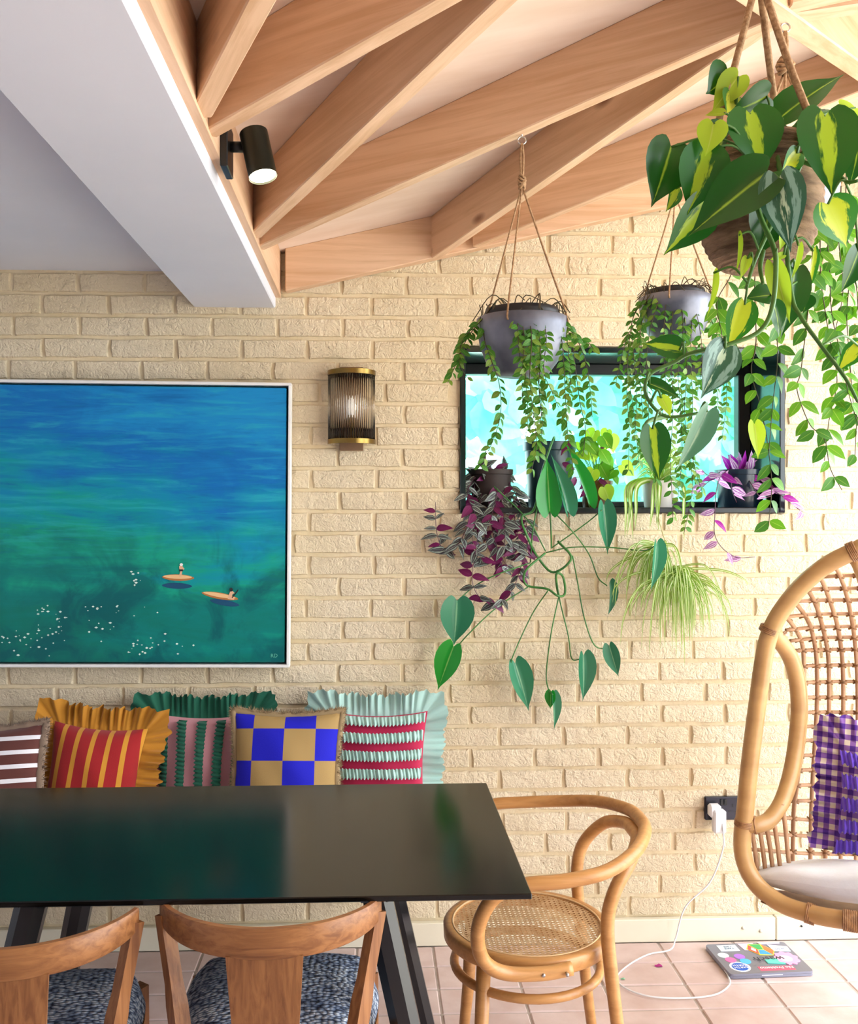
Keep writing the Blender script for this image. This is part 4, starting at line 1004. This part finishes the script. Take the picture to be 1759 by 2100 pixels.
def place(me, parent, org, base, tip, nrm, ws=1.0):
    d = V(tip)-V(base); ln = d.length; d.normalize(); nrm = V(nrm); s = d.cross(nrm)
    if s.length < 1e-4: s = d.cross(V((1, 0, .3)))
    s.normalize(); n = s.cross(d).normalized()
    Mx = Matrix.Identity(4)
    for i, (c, k) in enumerate(((s, ln*ws), (d, ln), (n, ln))):
        for j in range(3): Mx[j][i] = c[j]*k
    b = V(base)-V(org)
    for j in range(3): Mx[j][3] = b[j]
    return ob('leaf', me, parent, Mx)
def vine(path, parent, org, r, mst, leaves, spacing, ll0, ll1, rng, droop=.45, start=.06, pair=True, facing=V((0, -1, .35)), out=1.0, wide=1.0):
    """stem tube plus leaves as its sub-parts"""
    sp_ = spline(path, 6); st = MB().tube(sp_, [r*(1-.4*i/len(sp_)) for i in range(len(sp_))], 5).build('vine', mst, parent, org=org)
    acc = 0; k = 0; dist = 0; nxt = start
    for a, b in zip(sp_, sp_[1:]):
        seg = (b-a).length
        while dist+seg >= nxt:
            p = a.lerp(b, (nxt-dist)/max(seg, 1e-6)); t = (b-a).normalized()
            for sgn in ((1, -1) if pair and rng.random() < .75 else (rng.choice((1, -1)),)):
                ang = rng.uniform(-.9, .9)+(0 if sgn > 0 else pi); side = V((cos(ang), sin(ang)*.8, 0))
                d = (side*out*rng.uniform(.6, 1.1)+t*rng.uniform(.1, .7)+V((0, 0, -droop*rng.uniform(.2, 1.3)))).normalized()
                ln = rng.uniform(ll0, ll1); nr = facing+V((rng.uniform(-.7, .7), rng.uniform(-.3, .3), rng.uniform(-.5, .7)))
                place(rng.choice(leaves), st, org, p+d*r, p+d*ln, nr, rng.uniform(.7, 1.0)*wide)
            nxt += spacing*rng.uniform(.7, 1.3)
        dist += seg
    return st
def pxp(pts, Y, dy=0): return [P(x, y, Y+dy*i/max(1, len(pts)-1)) for i, (x, y) in enumerate(pts)]
m_pot = M('galvanised_grey', '848896', '4c5262', 7, rough=.45, metal=.35, bmp=.1, bscale=12)
m_liner = M('black_liner', '14161c', rough=.5); m_soil = M('soil', '3a2a1c', '20160e', 40, rough=1, bmp=.6, bscale=50)

def rope_hanger(t, org, hook, apex, rim_c, rim_r, knot_r, r=.0028, angs=(2.4, 4.25, 5.9), dbl=True, zdrop=.02):
    h = MB().tube([hook+V((0, 0, .02)), hook+V((0, 0, .0))], .0018, 6)
    h.tube([hook+V((cos(a)*.0095, 0, -.0095+sin(a)*.0095)) for a in [2*pi*i/14 for i in range(14)]], .0018, 6, closed=True); h.build('hook', m_chrome, t, org=org)
    for dx in ((-.0035, .0035) if dbl else (0,)):
        MB().tube(spline([hook+V((dx*.3, 0, -.017)), (hook+apex)/2+V((dx, 0, 0)), apex+V((dx*.5, 0, 0))], 5), r, 6).build('rope', m_rope, t, org=org)
    kb = MB()
    for k in range(5):
        c = apex+V((0, 0, .010-.006*k)); q = knot_r*(1-.12*abs(k-2))
        kb.tube([c+V((cos(a)*q, sin(a)*q, .004*sin(a*2+k))) for a in [2*pi*i/14 for i in range(14)]], r*1.15, 6, closed=True)
    kb.build('knot', m_rope, t, org=org)
    for a in angs:
        e = V(rim_c)+V((cos(a)*rim_r, sin(a)*rim_r, -zdrop))
        MB().tube(spline([apex-V((0, 0, .01)), apex.lerp(e, .5)+V((cos(a)*.004, sin(a)*.004, -.006)), e+V((0, 0, zdrop+.004)), e], 6), r*.85, 6).build('rope', m_rope, t, org=org)
def grey_pot(t, org, c, r, hgt):
    MB().lathe([(.001, -hgt), (r*.52, -hgt), (r*.60, -hgt+.006), (r*.80, -hgt*.74), (r*.93, -hgt*.46), (r*.99, -hgt*.18), (r, 0), (r*.97, .002), (r*.95, -.01), (r*.85, -.03)], 40, c).build('pot', m_pot, t, org=org)
    MB().lathe([(r*.80, -.02), (r*.82, .012), (r*.80, .022), (r*.74, .022), (r*.72, .0)], 36, c).build('pot_liner', m_liner, t, org=org)
    MB().lathe([(r*.73, .008), (.001, .016)], 24, c).build('soil', m_soil, t, org=org)
def tangle(t, org, c, r, n, rng):
    mb = MB()
    for i in range(n):
        a = rng.uniform(0, 2*pi); b = a+rng.uniform(-.9, .9); r0, r1 = r*rng.uniform(.1, .7), r*rng.uniform(.85, 1.12)
        p = [c+V((cos(a)*r0, sin(a)*r0, .02)), c+V((cos((a+b)/2)*(r0+r1)/2, sin((a+b)/2)*(r0+r1)/2, rng.uniform(.025, .055))), c+V((cos(b)*r1, sin(b)*r1, rng.uniform(-.012, .02)))]
        mb.tube(spline(p, 4), .0012, 4)
    o = mb.build('stem_tangle', m_stemd, t, org=org); o['kind'] = 'stuff'
dis = [ol(lm_dis), ol(lm_dis), ol(lm_dis2)]; hoy = [ol(lm_hoya), ol(lm_hoya), ol(lm_dis)]
rng = random.Random(21)
def hang_plant(hookpx, Yh, potpx, r, hgt, apexpy, strands, dy, leaves, spc, l0, l1, label, knot=.008, rope=.0028, dens=26, mst=m_stemd):
    c = P(potpx[0], potpx[1], Yh); hook = V((c.x, Yh, soffit(c.x)-.004)); org = c.copy()
    apex = P(potpx[0], apexpy, Yh); apex.x = c.x
    t = empty('hanging_plant', c, label, 'hanging plant', 'hanging pots on jute ropes')
    grey_pot(t, org, c, r, hgt); rope_hanger(t, org, hook, apex, c, r*.985, knot, rope); tangle(t, org, c, r, dens, rng)
    rpx = F/Yh*r
    for s in strands:
        out = []
        for i, (x, y) in enumerate(s):
            f = max(-1, min(1, (x-potpx[0])/rpx)); inpot = y < potpx[1]+F/Yh*hgt
            bow = sqrt(max(0, 1-f*f)); Y = Yh-r*(bow*(1.03 if i else .75))-(.02 if i else 0)*rng.random()
            if i > 1: Y = min(Y, prevY+.01) if inpot else prevY+rng.uniform(-.01, .01)
            prevY = Y; out.append(P(x, y, Y))
        st0 = out[0].copy(); st0.y = (st0.y+c.y)/2; st0.z = c.z+.03
        vine([st0]+out, t, org, .0013, mst, leaves, spc, l0, l1, rng, wide=.92)
    return t
s1 = [[(1000,640),(960,690),(938,740),(918,785)], [(985,652),(948,700),(942,745),(962,780)], [(992,690),(1008,740),(1024,790),(1026,850),(1010,905),(985,955)],
 [(1068,640),(1075,700),(1070,760),(1072,825)], [(1085,645),(1090,700),(1086,780),(1095,860),(1100,910),(1090,965)], [(1102,645),(1108,720),(1105,800),(1112,870),(1104,930)],
 [(1110,645),(1120,690),(1115,760),(1130,800),(1145,835)], [(1130,645),(1150,690),(1156,750),(1160,830),(1165,900),(1176,965)], [(1140,645),(1170,690),(1180,760),(1190,830),(1200,880),(1195,935)],
 [(1150,650),(1180,690),(1200,740),(1210,800),(1214,855)], [(1145,650),(1182,690),(1206,702),(1217,716)], [(1095,645),(1078,750),(1082,850),(1076,905)], [(1092,645),(1098,740),(1110,840),(1098,900)], [(1155,652),(1165,720),(1168,800),(1150,870)], [(1060,642),(1062,690),(1066,735)]]
hang_plant(0, 2.255, (1070, 655), .108, .135, 372, s1, 0, dis, .0155, .017, .027, 'grey hanging pot of small leaved vine, on the rope farther from the egg chair')
s2_ = [[(1332,606),(1302,640),(1290,700),(1285,800),(1290,880),(1288,965)], [(1322,608),(1296,660),(1300,740),(1305,820),(1300,905)], [(1340,606),(1312,650),(1286,690),(1270,750),(1262,790)],
 [(1350,612),(1332,680),(1325,760),(1330,850),(1320,935)], [(1395,612),(1400,680),(1390,760),(1396,850),(1398,940),(1390,1020)], [(1412,606),(1432,660),(1440,740),(1430,805)],
 [(1430,604),(1468,650),(1478,720),(1470,800),(1476,865)], [(1440,604),(1460,690),(1450,785)], [(1365,612),(1360,700),(1364,800),(1350,900),(1344,985)],
 [(1420,612),(1416,720),(1420,830),(1414,930),(1420,1000),(1402,1095)], [(1380,616),(1375,720),(1380,830),(1375,940),(1380,1065)], [(1440,612),(1474,700),(1490,800),(1480,905)], [(1345,608),(1316,660),(1312,760),(1318,850)], [(1328,606),(1308,690),(1290,760),(1300,850),(1310,950)], [(1400,610),(1408,740),(1404,860),(1425,960),(1440,1010)]]
hang_plant(0, 2.79, (1384, 612), .106, .130, 392, s2_, 0, dis, .020, .018, .030, 'grey hanging pot of small leaved vine, half hidden behind the jute pot plant', .007)
s3 = [[(1570,470),(1548,560),(1550,700),(1540,760),(1558,830),(1572,900),(1582,990),(1576,1075)], [(1690,430),(1700,540),(1705,640),(1722,720),(1738,800),(1762,880)],
 [(1665,440),(1664,560),(1655,650),(1642,760),(1634,800),(1660,870),(1690,900),(1702,960),(1726,1005)], [(1725,430),(1740,560),(1736,650),(1742,740),(1752,860)], [(1635,450),(1602,560),(1592,650),(1594,740),(1584,830),(1576,930)],
 [(1680,430),(1682,560),(1692,640),(1702,700),(1716,780),(1700,860),(1690,945)], [(1735,470),(1757,600),(1760,760),(1752,950)], [(1520,470),(1500,560),(1470,620),(1480,690),(1470,730)], [(1712,430),(1722,520),(1728,600),(1712,680)]]
hang_plant(0, 1.930, (1610, 372), .105, .125, 135, s3, 0, hoy, .034, .030, .044, 'grey hanging pot with larger leaved vines trailing past the window edge', .016, .0034, 20)

# big variegated philodendron in a jute covered pot
Yp = 1.285; pcn = P(1555, 300, Yp); bt = empty('hanging_plant', pcn, 'variegated heart leaved philodendron in a jute wrapped hanging pot', 'hanging plant'); bo = pcn.copy()
pr = 126/F*Yp; 
m_jute = M('jute_wrap', 'a5876a', '5c4632', 16, (1, 1, 5), rough=.95, bmp=1.0, bscale=70, bdist=.006)
ph_ = (560-300)/F*Yp
jp = spline([(.001, 0, -ph_), (pr*.40, 0, -ph_*.995), (pr*.70, 0, -ph_*.92), (pr*.92, 0, -ph_*.70), (pr, 0, -ph_*.45), (pr*.97, 0, -ph_*.2), (pr*.88, 0, -.004)], 16)
MB().lathe([(p.x+(.0011*sin(i*pi/2) if i > 3 else 0), p.z) for i, p in enumerate(jp)]+[(pr*.84, 0), (pr*.80, -.008)], 56, pcn).build('pot', m_jute, bt, org=bo)
MB().lathe([(pr*.82, -.012), (.001, -.006)], 24, pcn).build('soil', m_soil, bt, org=bo)
apx = V((pcn.x, Yp, P(1554, -70, Yp).z)); hk = V((pcn.x, Yp, soffit(pcn.x)-.004))
rope_hanger(bt, bo, hk, apx, pcn, pr*.9, .010, .0058, (3.5, 5.45, .75), False, .03)
lb = {'d': [hl(lm_phil), hl(lm_phil, .12)], 'v': [hl(lm_bras), hl(lm_bras, -.1)], 'l': [hl(lm_lime, .1), hl(lm_lime)], 'h': [hl(lm_half)], 's': [hl(lm_silv)], 'g': [hl(lm_grey, .08)]}
def r1(x, y): return (1300+x/3.75, y/3.75)
def r2(x, y): return (1300+x/3.75, 480+y/3.75)
# (base, tip, width, kind, depth, tilt of the face sideways, up)
PL = [(r1(285,1130), r1(160,1570), 345, 'd', -.07, .2, .1), (r1(560,1160), r1(430,1640), 400, 'v', -.10, .1, .2), (r1(890,870), r1(975,1310), 440, 'v', -.09, 0, .3), (r1(1470,890), r1(1492,1480), 455, 'v', -.10, -.1, .2),
 (r1(1015,1335), r1(430,1770), 420, 'd', -.12, .1, .45), (r1(1115,1370), r1(1205,1915), 300, 's', -.13, -.4, 0), (r1(560,1560), r1(258,1960), 300, 'v', -.08, .5, .1), (r1(720,570), r1(595,740), 210, 'd', -.01, .5, .2),
 (r1(800,590), r1(610,840), 190, 'l', -.02, .3, .6), (r1(610,950), r1(575,1190), 205, 'l', -.11, -.2, .2), (r1(690,870), r1(545,880), 120, 'l', -.04, .1, .7), (r1(770,740), r1(725,860), 130, 'h', -.02, .3, .2),
 (r1(1020,740), r1(760,900), 260, 'd', -.02, .2, -.7), (r1(1120,910), r1(1600,510), 260, 'd', .0, -.6, .1), (r1(1490,1570), r1(1660,1890), 400, 'h', -.10, -.1, .4), (r1(1590,840), r1(1660,900), 120, 'l', .02, 0, .5), (r1(1700,830), r1(1640,890), 130, 'l', .02, 0, .5),
 (r1(1725,1100), r1(1690,1420), 220, 'd', -.04, -.3, .2), (r1(1040,1590), r1(990,1960), 340, 'd', -.08, .1, .1), (r1(320,1450), r1(265,1620), 90, 'h', -.05, .6, .1), (r1(960,960), r1(1240,1080), 200, 'd', -.03, -.2, .3), (r1(1200,1000), r1(1150,1310), 170, 'd', -.06, -.7, .1),
 (r1(1430,840), r1(1340,920), 150, 's', .02, 0, .8), (r1(700,1000), r1(620,1330), 300, 'd', -.04, .3, .2), (r1(1250,1180), r1(1150,1330), 110, 'h', -.09, .5, .2),
 (r2(850,545), r2(733,880), 245, 'h', -.12, .1, .3), (r2(1075,240), r2(1200,690), 150, 'l', -.11, -.5, 0), (r2(1235,285), r2(1170,790), 235, 'd', -.08, .3, 0), (r2(1075,540), r2(1145,785), 150, 'd', -.12, .2, .1), (r2(350,890), r2(72,828), 205, 'v', -.14, 0, .2),
 (r2(700,880), r2(540,1250), 265, 's', -.15, .2, .2), (r2(115,1150), r2(390,1250), 125, 'd', -.14, 0, .5), (r2(560,1370), r2(365,1830), 205, 'g', -.16, .4, .1), (r2(140,1500), r2(180,1900), 245, 'v', -.17, 0, .2), (r2(210,1260), r2(285,1395), 90, 'l', -.15, 0, .3),
 (r2(925,1460), r2(965,1720), 130, 'l', .25, 0, .2), (r2(1725,130), r2(1615,450), 210, 'd', -.05, .3, .1), (r2(1725,860), r2(1570,1050), 165, 'h', -.06, 0, .3), (r2(1050,470), r2(870,480), 150, 'd', -.04, 0, .4), (r2(1330,480), r2(1300,610), 140, 'd', -.02, -.3, .2),
 (r2(800,10), r2(805,310), 42, 'l', -.11, .4, 0), (r2(1265,90), r2(1225,365), 60, 'l', -.10, .4, 0), (r2(610,300), r2(590,630), 55, 'l', -.10, .4, 0), (r2(1375,130), r2(1350,480), 80, 'h', -.08, .5, 0), (r2(870,190), r2(830,330), 50, 'l', -.11, -.3, 0), (r2(1140,0), r2(1130,120), 60, 'l', -.10, .2, 0), (r2(1150,160), r2(1050,200), 50, 'l', -.1, .2, .2)]
stem_paths = [[r1(900,1100), r1(950,1600), r1(1065,1880), r2(1090,240), r2(1062,560), r2(960,750), r2(720,850), r2(430,920), r2(310,985), r2(120,1080), r2(92,1240), r2(240,1400), r2(500,1378)],
 [r1(1300,1200), r2(960,130), r2(860,420)], [r1(1100,1500), r2(1200,400), r2(1280,630), r2(1440,860), r2(1620,1100), r2(1721,1290)], [r1(1200,1000), r1(1560,1350), r1(1640,1400), r1(1721,1390)], [r2(990,130), r2(970,260), r2(990,380)], [r2(240,1400), r2(110,1440), r2(75,1510)]]
stems = []
for k, sp_ in enumerate(stem_paths):
    n = len(sp_); pts = [P(x, y, Yp-.085-.06*min(1, i/4)) for i, (x, y) in enumerate(sp_)]
    pts[0] = V((pts[0].x, Yp-.02, pcn.z-.004)) if sp_[0][1] < 480 else pts[0]
    if sp_[0][1] < 480: pts.insert(1, P(sp_[0][0], 320, Yp-pr*.95))
    s_ = spline(pts, 6); stems.append((MB().tube(s_, [.0036-.0016*i/len(s_) for i in range(len(s_))], 7).build('vine', m_stem, bt, org=bo), s_))
for (b, tp_, w, kd, dp, sx_t, up_) in PL:
    Y = Yp+dp; lnp = math.hypot(tp_[0]-b[0], tp_[1]-b[1]); base = P(*b, Y); tip = P(*tp_, Y-.02+.03*rng.random()); ws = (w/3.75)/max(lnp, 1)/.97
    par, s_ = min(stems, key=lambda q: min((p-base).length for p in q[1]))
    near = min(s_, key=lambda p: (p-base).length)
    place(rng.choice(lb[kd]), par, bo, base, tip, V((sx_t, -1, up_)), ws*(1+.25*abs(sx_t)))
    if (near-base).length < .16: MB().tube(spline([near, near.lerp(base, .5)+V((0, -.006, .012)), base], 4), .0016, 5).build('petiole', m_stem, par, org=bo)
rng = random.Random(77)

# ------------------------------------------------------------------ pots on the window sill
def sill_pot(px, Y, w_px, top_py, label, mat, name='potted_plant', taper=.84, rim=True):
    c = P(px, 1040, Y); c.z = SZ; s = F/Y; r = w_px/2/s; h = (1040-top_py)/s
    t = empty(name, c, label, 'potted plant'); k = taper
    pf = [(.001, 0), (r*k, 0), (r*(k+.02), .004), (r*.97, h*.86)]
    pf += [(r*1.04, h*.87), (r*1.05, h), (r*.97, h), (r*.95, h*.9), (.001, h*.88)] if rim else [(r, h), (r*.94, h), (r*.93, h*.92), (.001, h*.9)]
    sharp(MB().lathe(pf, 32, c).build('pot', mat, t, org=c), 40); MB().lathe([(r*.93, h*.915), (.001, h*.94)], 20, c).build('soil', m_soil, t, org=c)
    return t, c.copy(), c+V((0, 0, h*.93))
def yw(i, n): return W+.10-.16*min(1, i/2)     # from the pot over the sill edge to just before the wall
# zebrina
zt, zo, zs = sill_pot(1006, W+.10, 88, 962, 'dark purple and silver striped trailing plant at one end of the sill', M('brown_pot', '3a2a24', '2a1c18', 9, rough=.6))
zl = [ll(lm_zeb), ll(lm_zeb), ll(lm_zpur), ll(lm_zeb, .1)]
ZS = [[(985,975),(958,1010),(975,1060),(968,1110),(990,1150)], [(1000,968),(1002,1030),(1010,1090),(1032,1150),(1060,1172)], [(1020,968),(1030,1040),(1035,1100),(1028,1165)], [(1040,972),(1050,1040),(1062,1100),(1055,1150)],
 [(1032,968),(1070,1045),(1082,1110),(1062,1180),(1050,1210),(1020,1236),(985,1226),(968,1190),(975,1130),(982,1080)], [(978,980),(962,1060),(940,1115),(910,1126),(896,1095),(893,1050),(893,1030)], [(1010,970),(1020,1060),(1050,1120),(1090,1140)], [(995,970),(985,1050),(1000,1120),(1015,1150)], [(1025,968),(1015,1030),(1000,1085)]]
for s in ZS:
    pts = [P(x, y, yw(i, len(s))+rng.uniform(-.03, .0)) for i, (x, y) in enumerate(s)]; pts[0] = V((pts[0].x, W+.09, zs.z+.01))
    vine(pts, zt, zo, .0016, m_stemp, zl, .032, .040, .062, rng, .3, .02, out=.9, wide=1.3)
for i in range(22):
    b = zs+V((rng.uniform(-.06, .06), rng.uniform(-.07, .02), rng.uniform(-.03, .02))); tip = b+V((rng.uniform(-.05, .05), rng.uniform(-.05, .02), rng.uniform(-.01, .05)))
    place(rng.choice(zl+[ll(lm_zpur)]), zt, zo, b, tip, V((rng.uniform(-.6, .6), -1, rng.uniform(-.3, .8))), 1.0)
# tall pot with the long trailing philodendron
tt, to_, ts = sill_pot(1126, W+.13, 104, 906, 'tall dark pot with a long legged green philodendron trailing down the wall', M('dark_teal_pot', '12363c', '0d2a30', 5, rough=.35), taper=.80)
def r4(x, y): return (860+x/3.824, 860+y/3.824)
TS = [([r4(1120,190), r4(1050,150), r4(960,420), r4(900,700), r4(800,770), r4(850,930), r4(930,1085), r4(1050,1200), r4(1190,1090), r4(1085,955)], .0042), ([r4(985,1050), r4(830,1190), r4(840,1300), r4(1000,1330), r4(1085,1385), r4(1140,1365), r4(1125,1235), r4(1075,1210), r4(1075,1300), r4(1095,1395)], .0040),
 ([r4(990,1045), r4(1200,1003), r4(1500,1005), r4(1759,1028), (1345,1118)], .00221), ([r4(1040,1005), r4(1300,820), r4(1430,712)], .0022), ([r4(1040,715), r4(1200,880), r4(1330,1060), r4(1400,1240), r4(1470,1305)], .0022),
 ([r4(1200,1070), r4(1240,1280), r4(1290,1550), (1218,1322), (1246,1332)], .0022), ([r4(1070,1220), r4(1100,1420), r4(1165,1690), (1172,1350), (1190,1352)], .0022), ([r4(1090,1400), r4(1030,1690), (1120,1380), (1124,1412), (1133,1425)], .0022),
 ([r4(1010,1340), r4(900,1500), r4(805,1690), (1048,1356), (1053,1364)], .0022), ([r4(850,1315), r4(600,1480), r4(385,1683), (938,1326)], .0022), ([r4(870,1125), r4(600,1220), r4(430,1310), r4(290,1430)], .0022), ([r4(1035,1010), r4(1030,850), r4(1022,710)], .0026), ([r4(585,525), r4(850,790), r4(990,1035)], .0022), ([r4(940,620), r4(890,860), r4(870,1120)], .0024)]
tst = []
for k, (s, r) in enumerate(TS):
    pts = [P(x, y, W-.06-.02*((i+k) % 3)) for i, (x, y) in enumerate(s)]
    if r == .00221: pts = [P(x, y, W-.06-.029*i) for i, (x, y) in enumerate(s)]
    if k == 0: pts[0] = V((pts[0].x, W+.10, ts.z+.01)); pts[1] = P(*s[1], W+.02); pts[2] = P(*s[2], W-.03)
    tst.append(MB().tube(spline(pts, 7), r, 7).build('vine', m_stemt, tt, org=to_))
bl2 = hl(lm_bigp, 0, .3, .1); bl3 = hl(lm_bigp, .18, .35, .2); blb = hl(lm_bigb, 0, .3, .1)
for (b, tp_, w, me, k, nx_, up_) in (((1345,1115), (1341,1212), 34, bl2, 2, .5, .1), ((1238,1036), (1249,1138), 38, bl2, 3, .1, .1), ((1249,1196), (1255,1277), 22, bl3, 4, .6, 0), ((1249,1324), (1268,1390), 30, bl2, 5, -.3, 0), ((1196,1344), (1200,1440), 40, bl2, 6, .4, .1), ((1133,1424), (1141,1498), 22, bl2, 7, .7, 0), ((1130,1418), (1127,1455), 20, blb, 7, -.5, 0),
    ((1056,1360), (1088,1460), 46, bl2, 8, .2, .2), ((930,1326), (895,1416), 50, blb, 9, -.3, .2), ((937,1232), (932,1325), 68, bl2, 10, .1, .1), ((1127,1048), (1121,937), 50, blb, 11, -.2, .1), ((1163,1047), (1137,930), 36, bl2, 0, .5, .1), ((1205,1030), (1165,900), 30, blb, 0, .6, .1)):
    ln = math.hypot(tp_[0]-b[0], tp_[1]-b[1]); place(me, tst[k], to_, P(*b, W-(.175 if k == 2 else .085)), P(*tp_, W-(.175 if k == 2 else .075)), V((nx_, -1, up_)), w/ln/.95*(1+.2*abs(nx_)))
# small pot of lime and burgundy leaves
ct_, co_, cs = sill_pot(1222, W+.14, 66, 985, 'small pot crowded with lime green and burgundy leaves', M('amber_pot', '8a5a24', '5a3a18', 9, rough=.3), taper=.8)
for i in range(34):
    kind = rng.choice((0, 0, 1, 2)); px, py = rng.gauss(1222, 26), rng.uniform(895, 1015)
    if kind == 0: py = rng.uniform(880, 1000)
    b = P(px, py, W+.10+rng.uniform(-.09, .06)); l_ = rng.uniform(.04, .065); a = rng.uniform(-2.6, -.5)
    me = (lb['l'][1] if i % 3 else hl(lm_hoya)) if kind == 0 else ll(lm_zpur) if kind == 1 else ol(lm_hoya)
    st = MB().tube(spline([cs, (cs+b)/2+V((0, -.01, .01)), b], 4), .0014, 5).build('stem', m_stem, ct_, org=co_)
    place(me, st, co_, b, b+V((cos(a)*l_, rng.uniform(-.03, .01), sin(a)*l_)), V((rng.uniform(-.6, .6), -1, rng.uniform(-.2, .6))), 1)
# spider plant with a hanging plantlet
m_wpot = M('pale_pot', 'c9c6bf', rough=.4)
dt, do_, ds = sill_pot(1350, W+.11, 72, 985, 'pale pot of striped spider plant with a big plantlet dangling below', m_wpot, taper=.78, rim=False)
def blade(path, w, parent, org, mat):
    s_ = spline(path, 5); m = len(s_); vs = []; us = []; fs = []
    for i, p in enumerate(s_):
        t = (s_[min(i+1, m-1)]-s_[max(i-1, 0)]).normalized(); sd = t.cross(V((.15, -1, .1))).normalized(); q = i/(m-1); ww = w*min(1, .5+q*3)*(1-q**2.2)+.0003
        n = sd.cross(t); vs += [p-sd*ww+n*ww*.4, p, p+sd*ww+n*ww*.4]; us += [(0, q), (.5, q), (1, q)]
    for i in range(m-1): a = i*3; fs += [(a, a+1, a+4, a+3), (a+1, a+2, a+5, a+4)]
    return MB().add(vs, fs, 0, us).build('leaf', mat, parent, org=org)
for i in range(24):
    a = rng.uniform(-pi, 0) if i % 4 else rng.uniform(0, pi); rr_ = rng.uniform(.06, .15); up_ = rng.uniform(.03, .14)
    p0 = ds+V((rng.uniform(-.015, .015), rng.uniform(-.015, .015), 0)); p1 = p0+V((cos(a)*rr_*.5, sin(a)*rr_*.4, up_)); p2 = p0+V((cos(a)*rr_, max(-.19, sin(a)*rr_*.9), up_*.4))
    p2.y = min(p2.y, W+ND-.07); p1.y = min(p1.y, W+ND-.07)
    pts = [p0, p1, p2]
    blade(pts, rng.uniform(.005, .008), dt, do_, lm_spid)
for (xa, xb, yb) in ((1290, 1298, 1110), (1296, 1285, 1100), (1305, 1302, 1085), (1340, 1332, 1085), (1352, 1345, 1075), (1400, 1402, 1110), (1285, 1281, 1105), (1345, 1350, 1090)):
    blade([ds+V((0, -.01, 0)), P((xa+1350)/2, 985, W+.06), P(xa, 1000, W-.03), P((xa+xb)/2, 1050, W-.06), P(xb, yb, W-.05)], .010, dt, do_, lm_spid)
run = MB().tube(spline([ds, P(1352, 1010, W-.02), P(1350, 1060, W-.06), P(1365, 1115, W-.06), P(1378, 1165, W-.06)], 6), .0016, 5).build('runner', M('runner_stem', 'b8b070', rough=.5), dt, org=do_)
for i in range(130):
    cx, cy = rng.choice(((1378, 1165), (1372, 1180), (1395, 1170), (1360, 1122))) if i % 6 else (1355, 1118)
    a = rng.gauss(0, 1); ex = cx+a*56+(14 if cx > 1365 else -8); ey = cy+rng.uniform(90, 195)-abs(a)*22
    if cy < 1130: ex = cx+a*40-20; ey = cy+rng.uniform(60, 140)
    mx = cx+(ex-cx)*.62; my = cy-rng.uniform(-20, 18)+abs(ey-cy)*.12; Yb = W-.06-rng.uniform(0, .09)
    blade([P(cx, cy, W-.06), P(mx, my, Yb), P(cx+(ex-cx)*.92, (my+ey)/2, Yb-.01), P(ex, ey, Yb+.01)], rng.uniform(.0026, .0048), run, do_, lm_spid)
# pink purple plant in a navy pot
nt_, no_, ns = sill_pot(1517, W+.12, 96, 962, 'glossy navy pot with pink and purple striped trailing plant', M('navy_glaze', '10283a', '0c1e2c', 4, rough=.22), taper=.90)
nl = [ll(lm_nan), ll(lm_nan, .1), ll(lm_nanp)]
for s in ([(1500,965),(1478,975),(1468,1010),(1466,1050),(1465,1095),(1482,1125),(1512,1143),(1548,1142)], [(1540,965),(1575,1000),(1600,1015),(1625,1035),(1645,1050)], [(1490,962),(1455,975),(1440,965)], [(1495,965),(1450,990),(1425,1020)], [(1525,965),(1545,1000),(1560,1020),(1580,1018)], [(1505,968),(1500,1000),(1510,1030)]):
    pts = [P(x, y, yw(i, 5)+rng.uniform(-.02, 0)) for i, (x, y) in enumerate(s)]; pts[0] = V((pts[0].x, W+.10, ns.z+.008))
    vine(pts, nt_, no_, .0018, m_stemp, nl, .052, .042, .066, rng, .1, .05, False, out=.9, wide=1.25)
for i in range(14):
    a = rng.uniform(.4, 2.7); b = ns+V((rng.uniform(-.03, .03), rng.uniform(-.03, .03), .005)); l_ = rng.uniform(.045, .07)
    place(rng.choice(nl), nt_, no_, b, b+V((cos(a)*l_, rng.uniform(-.04, .02), sin(a)*l_)), V((rng.uniform(-.6, .6), -1, .2)), 1)
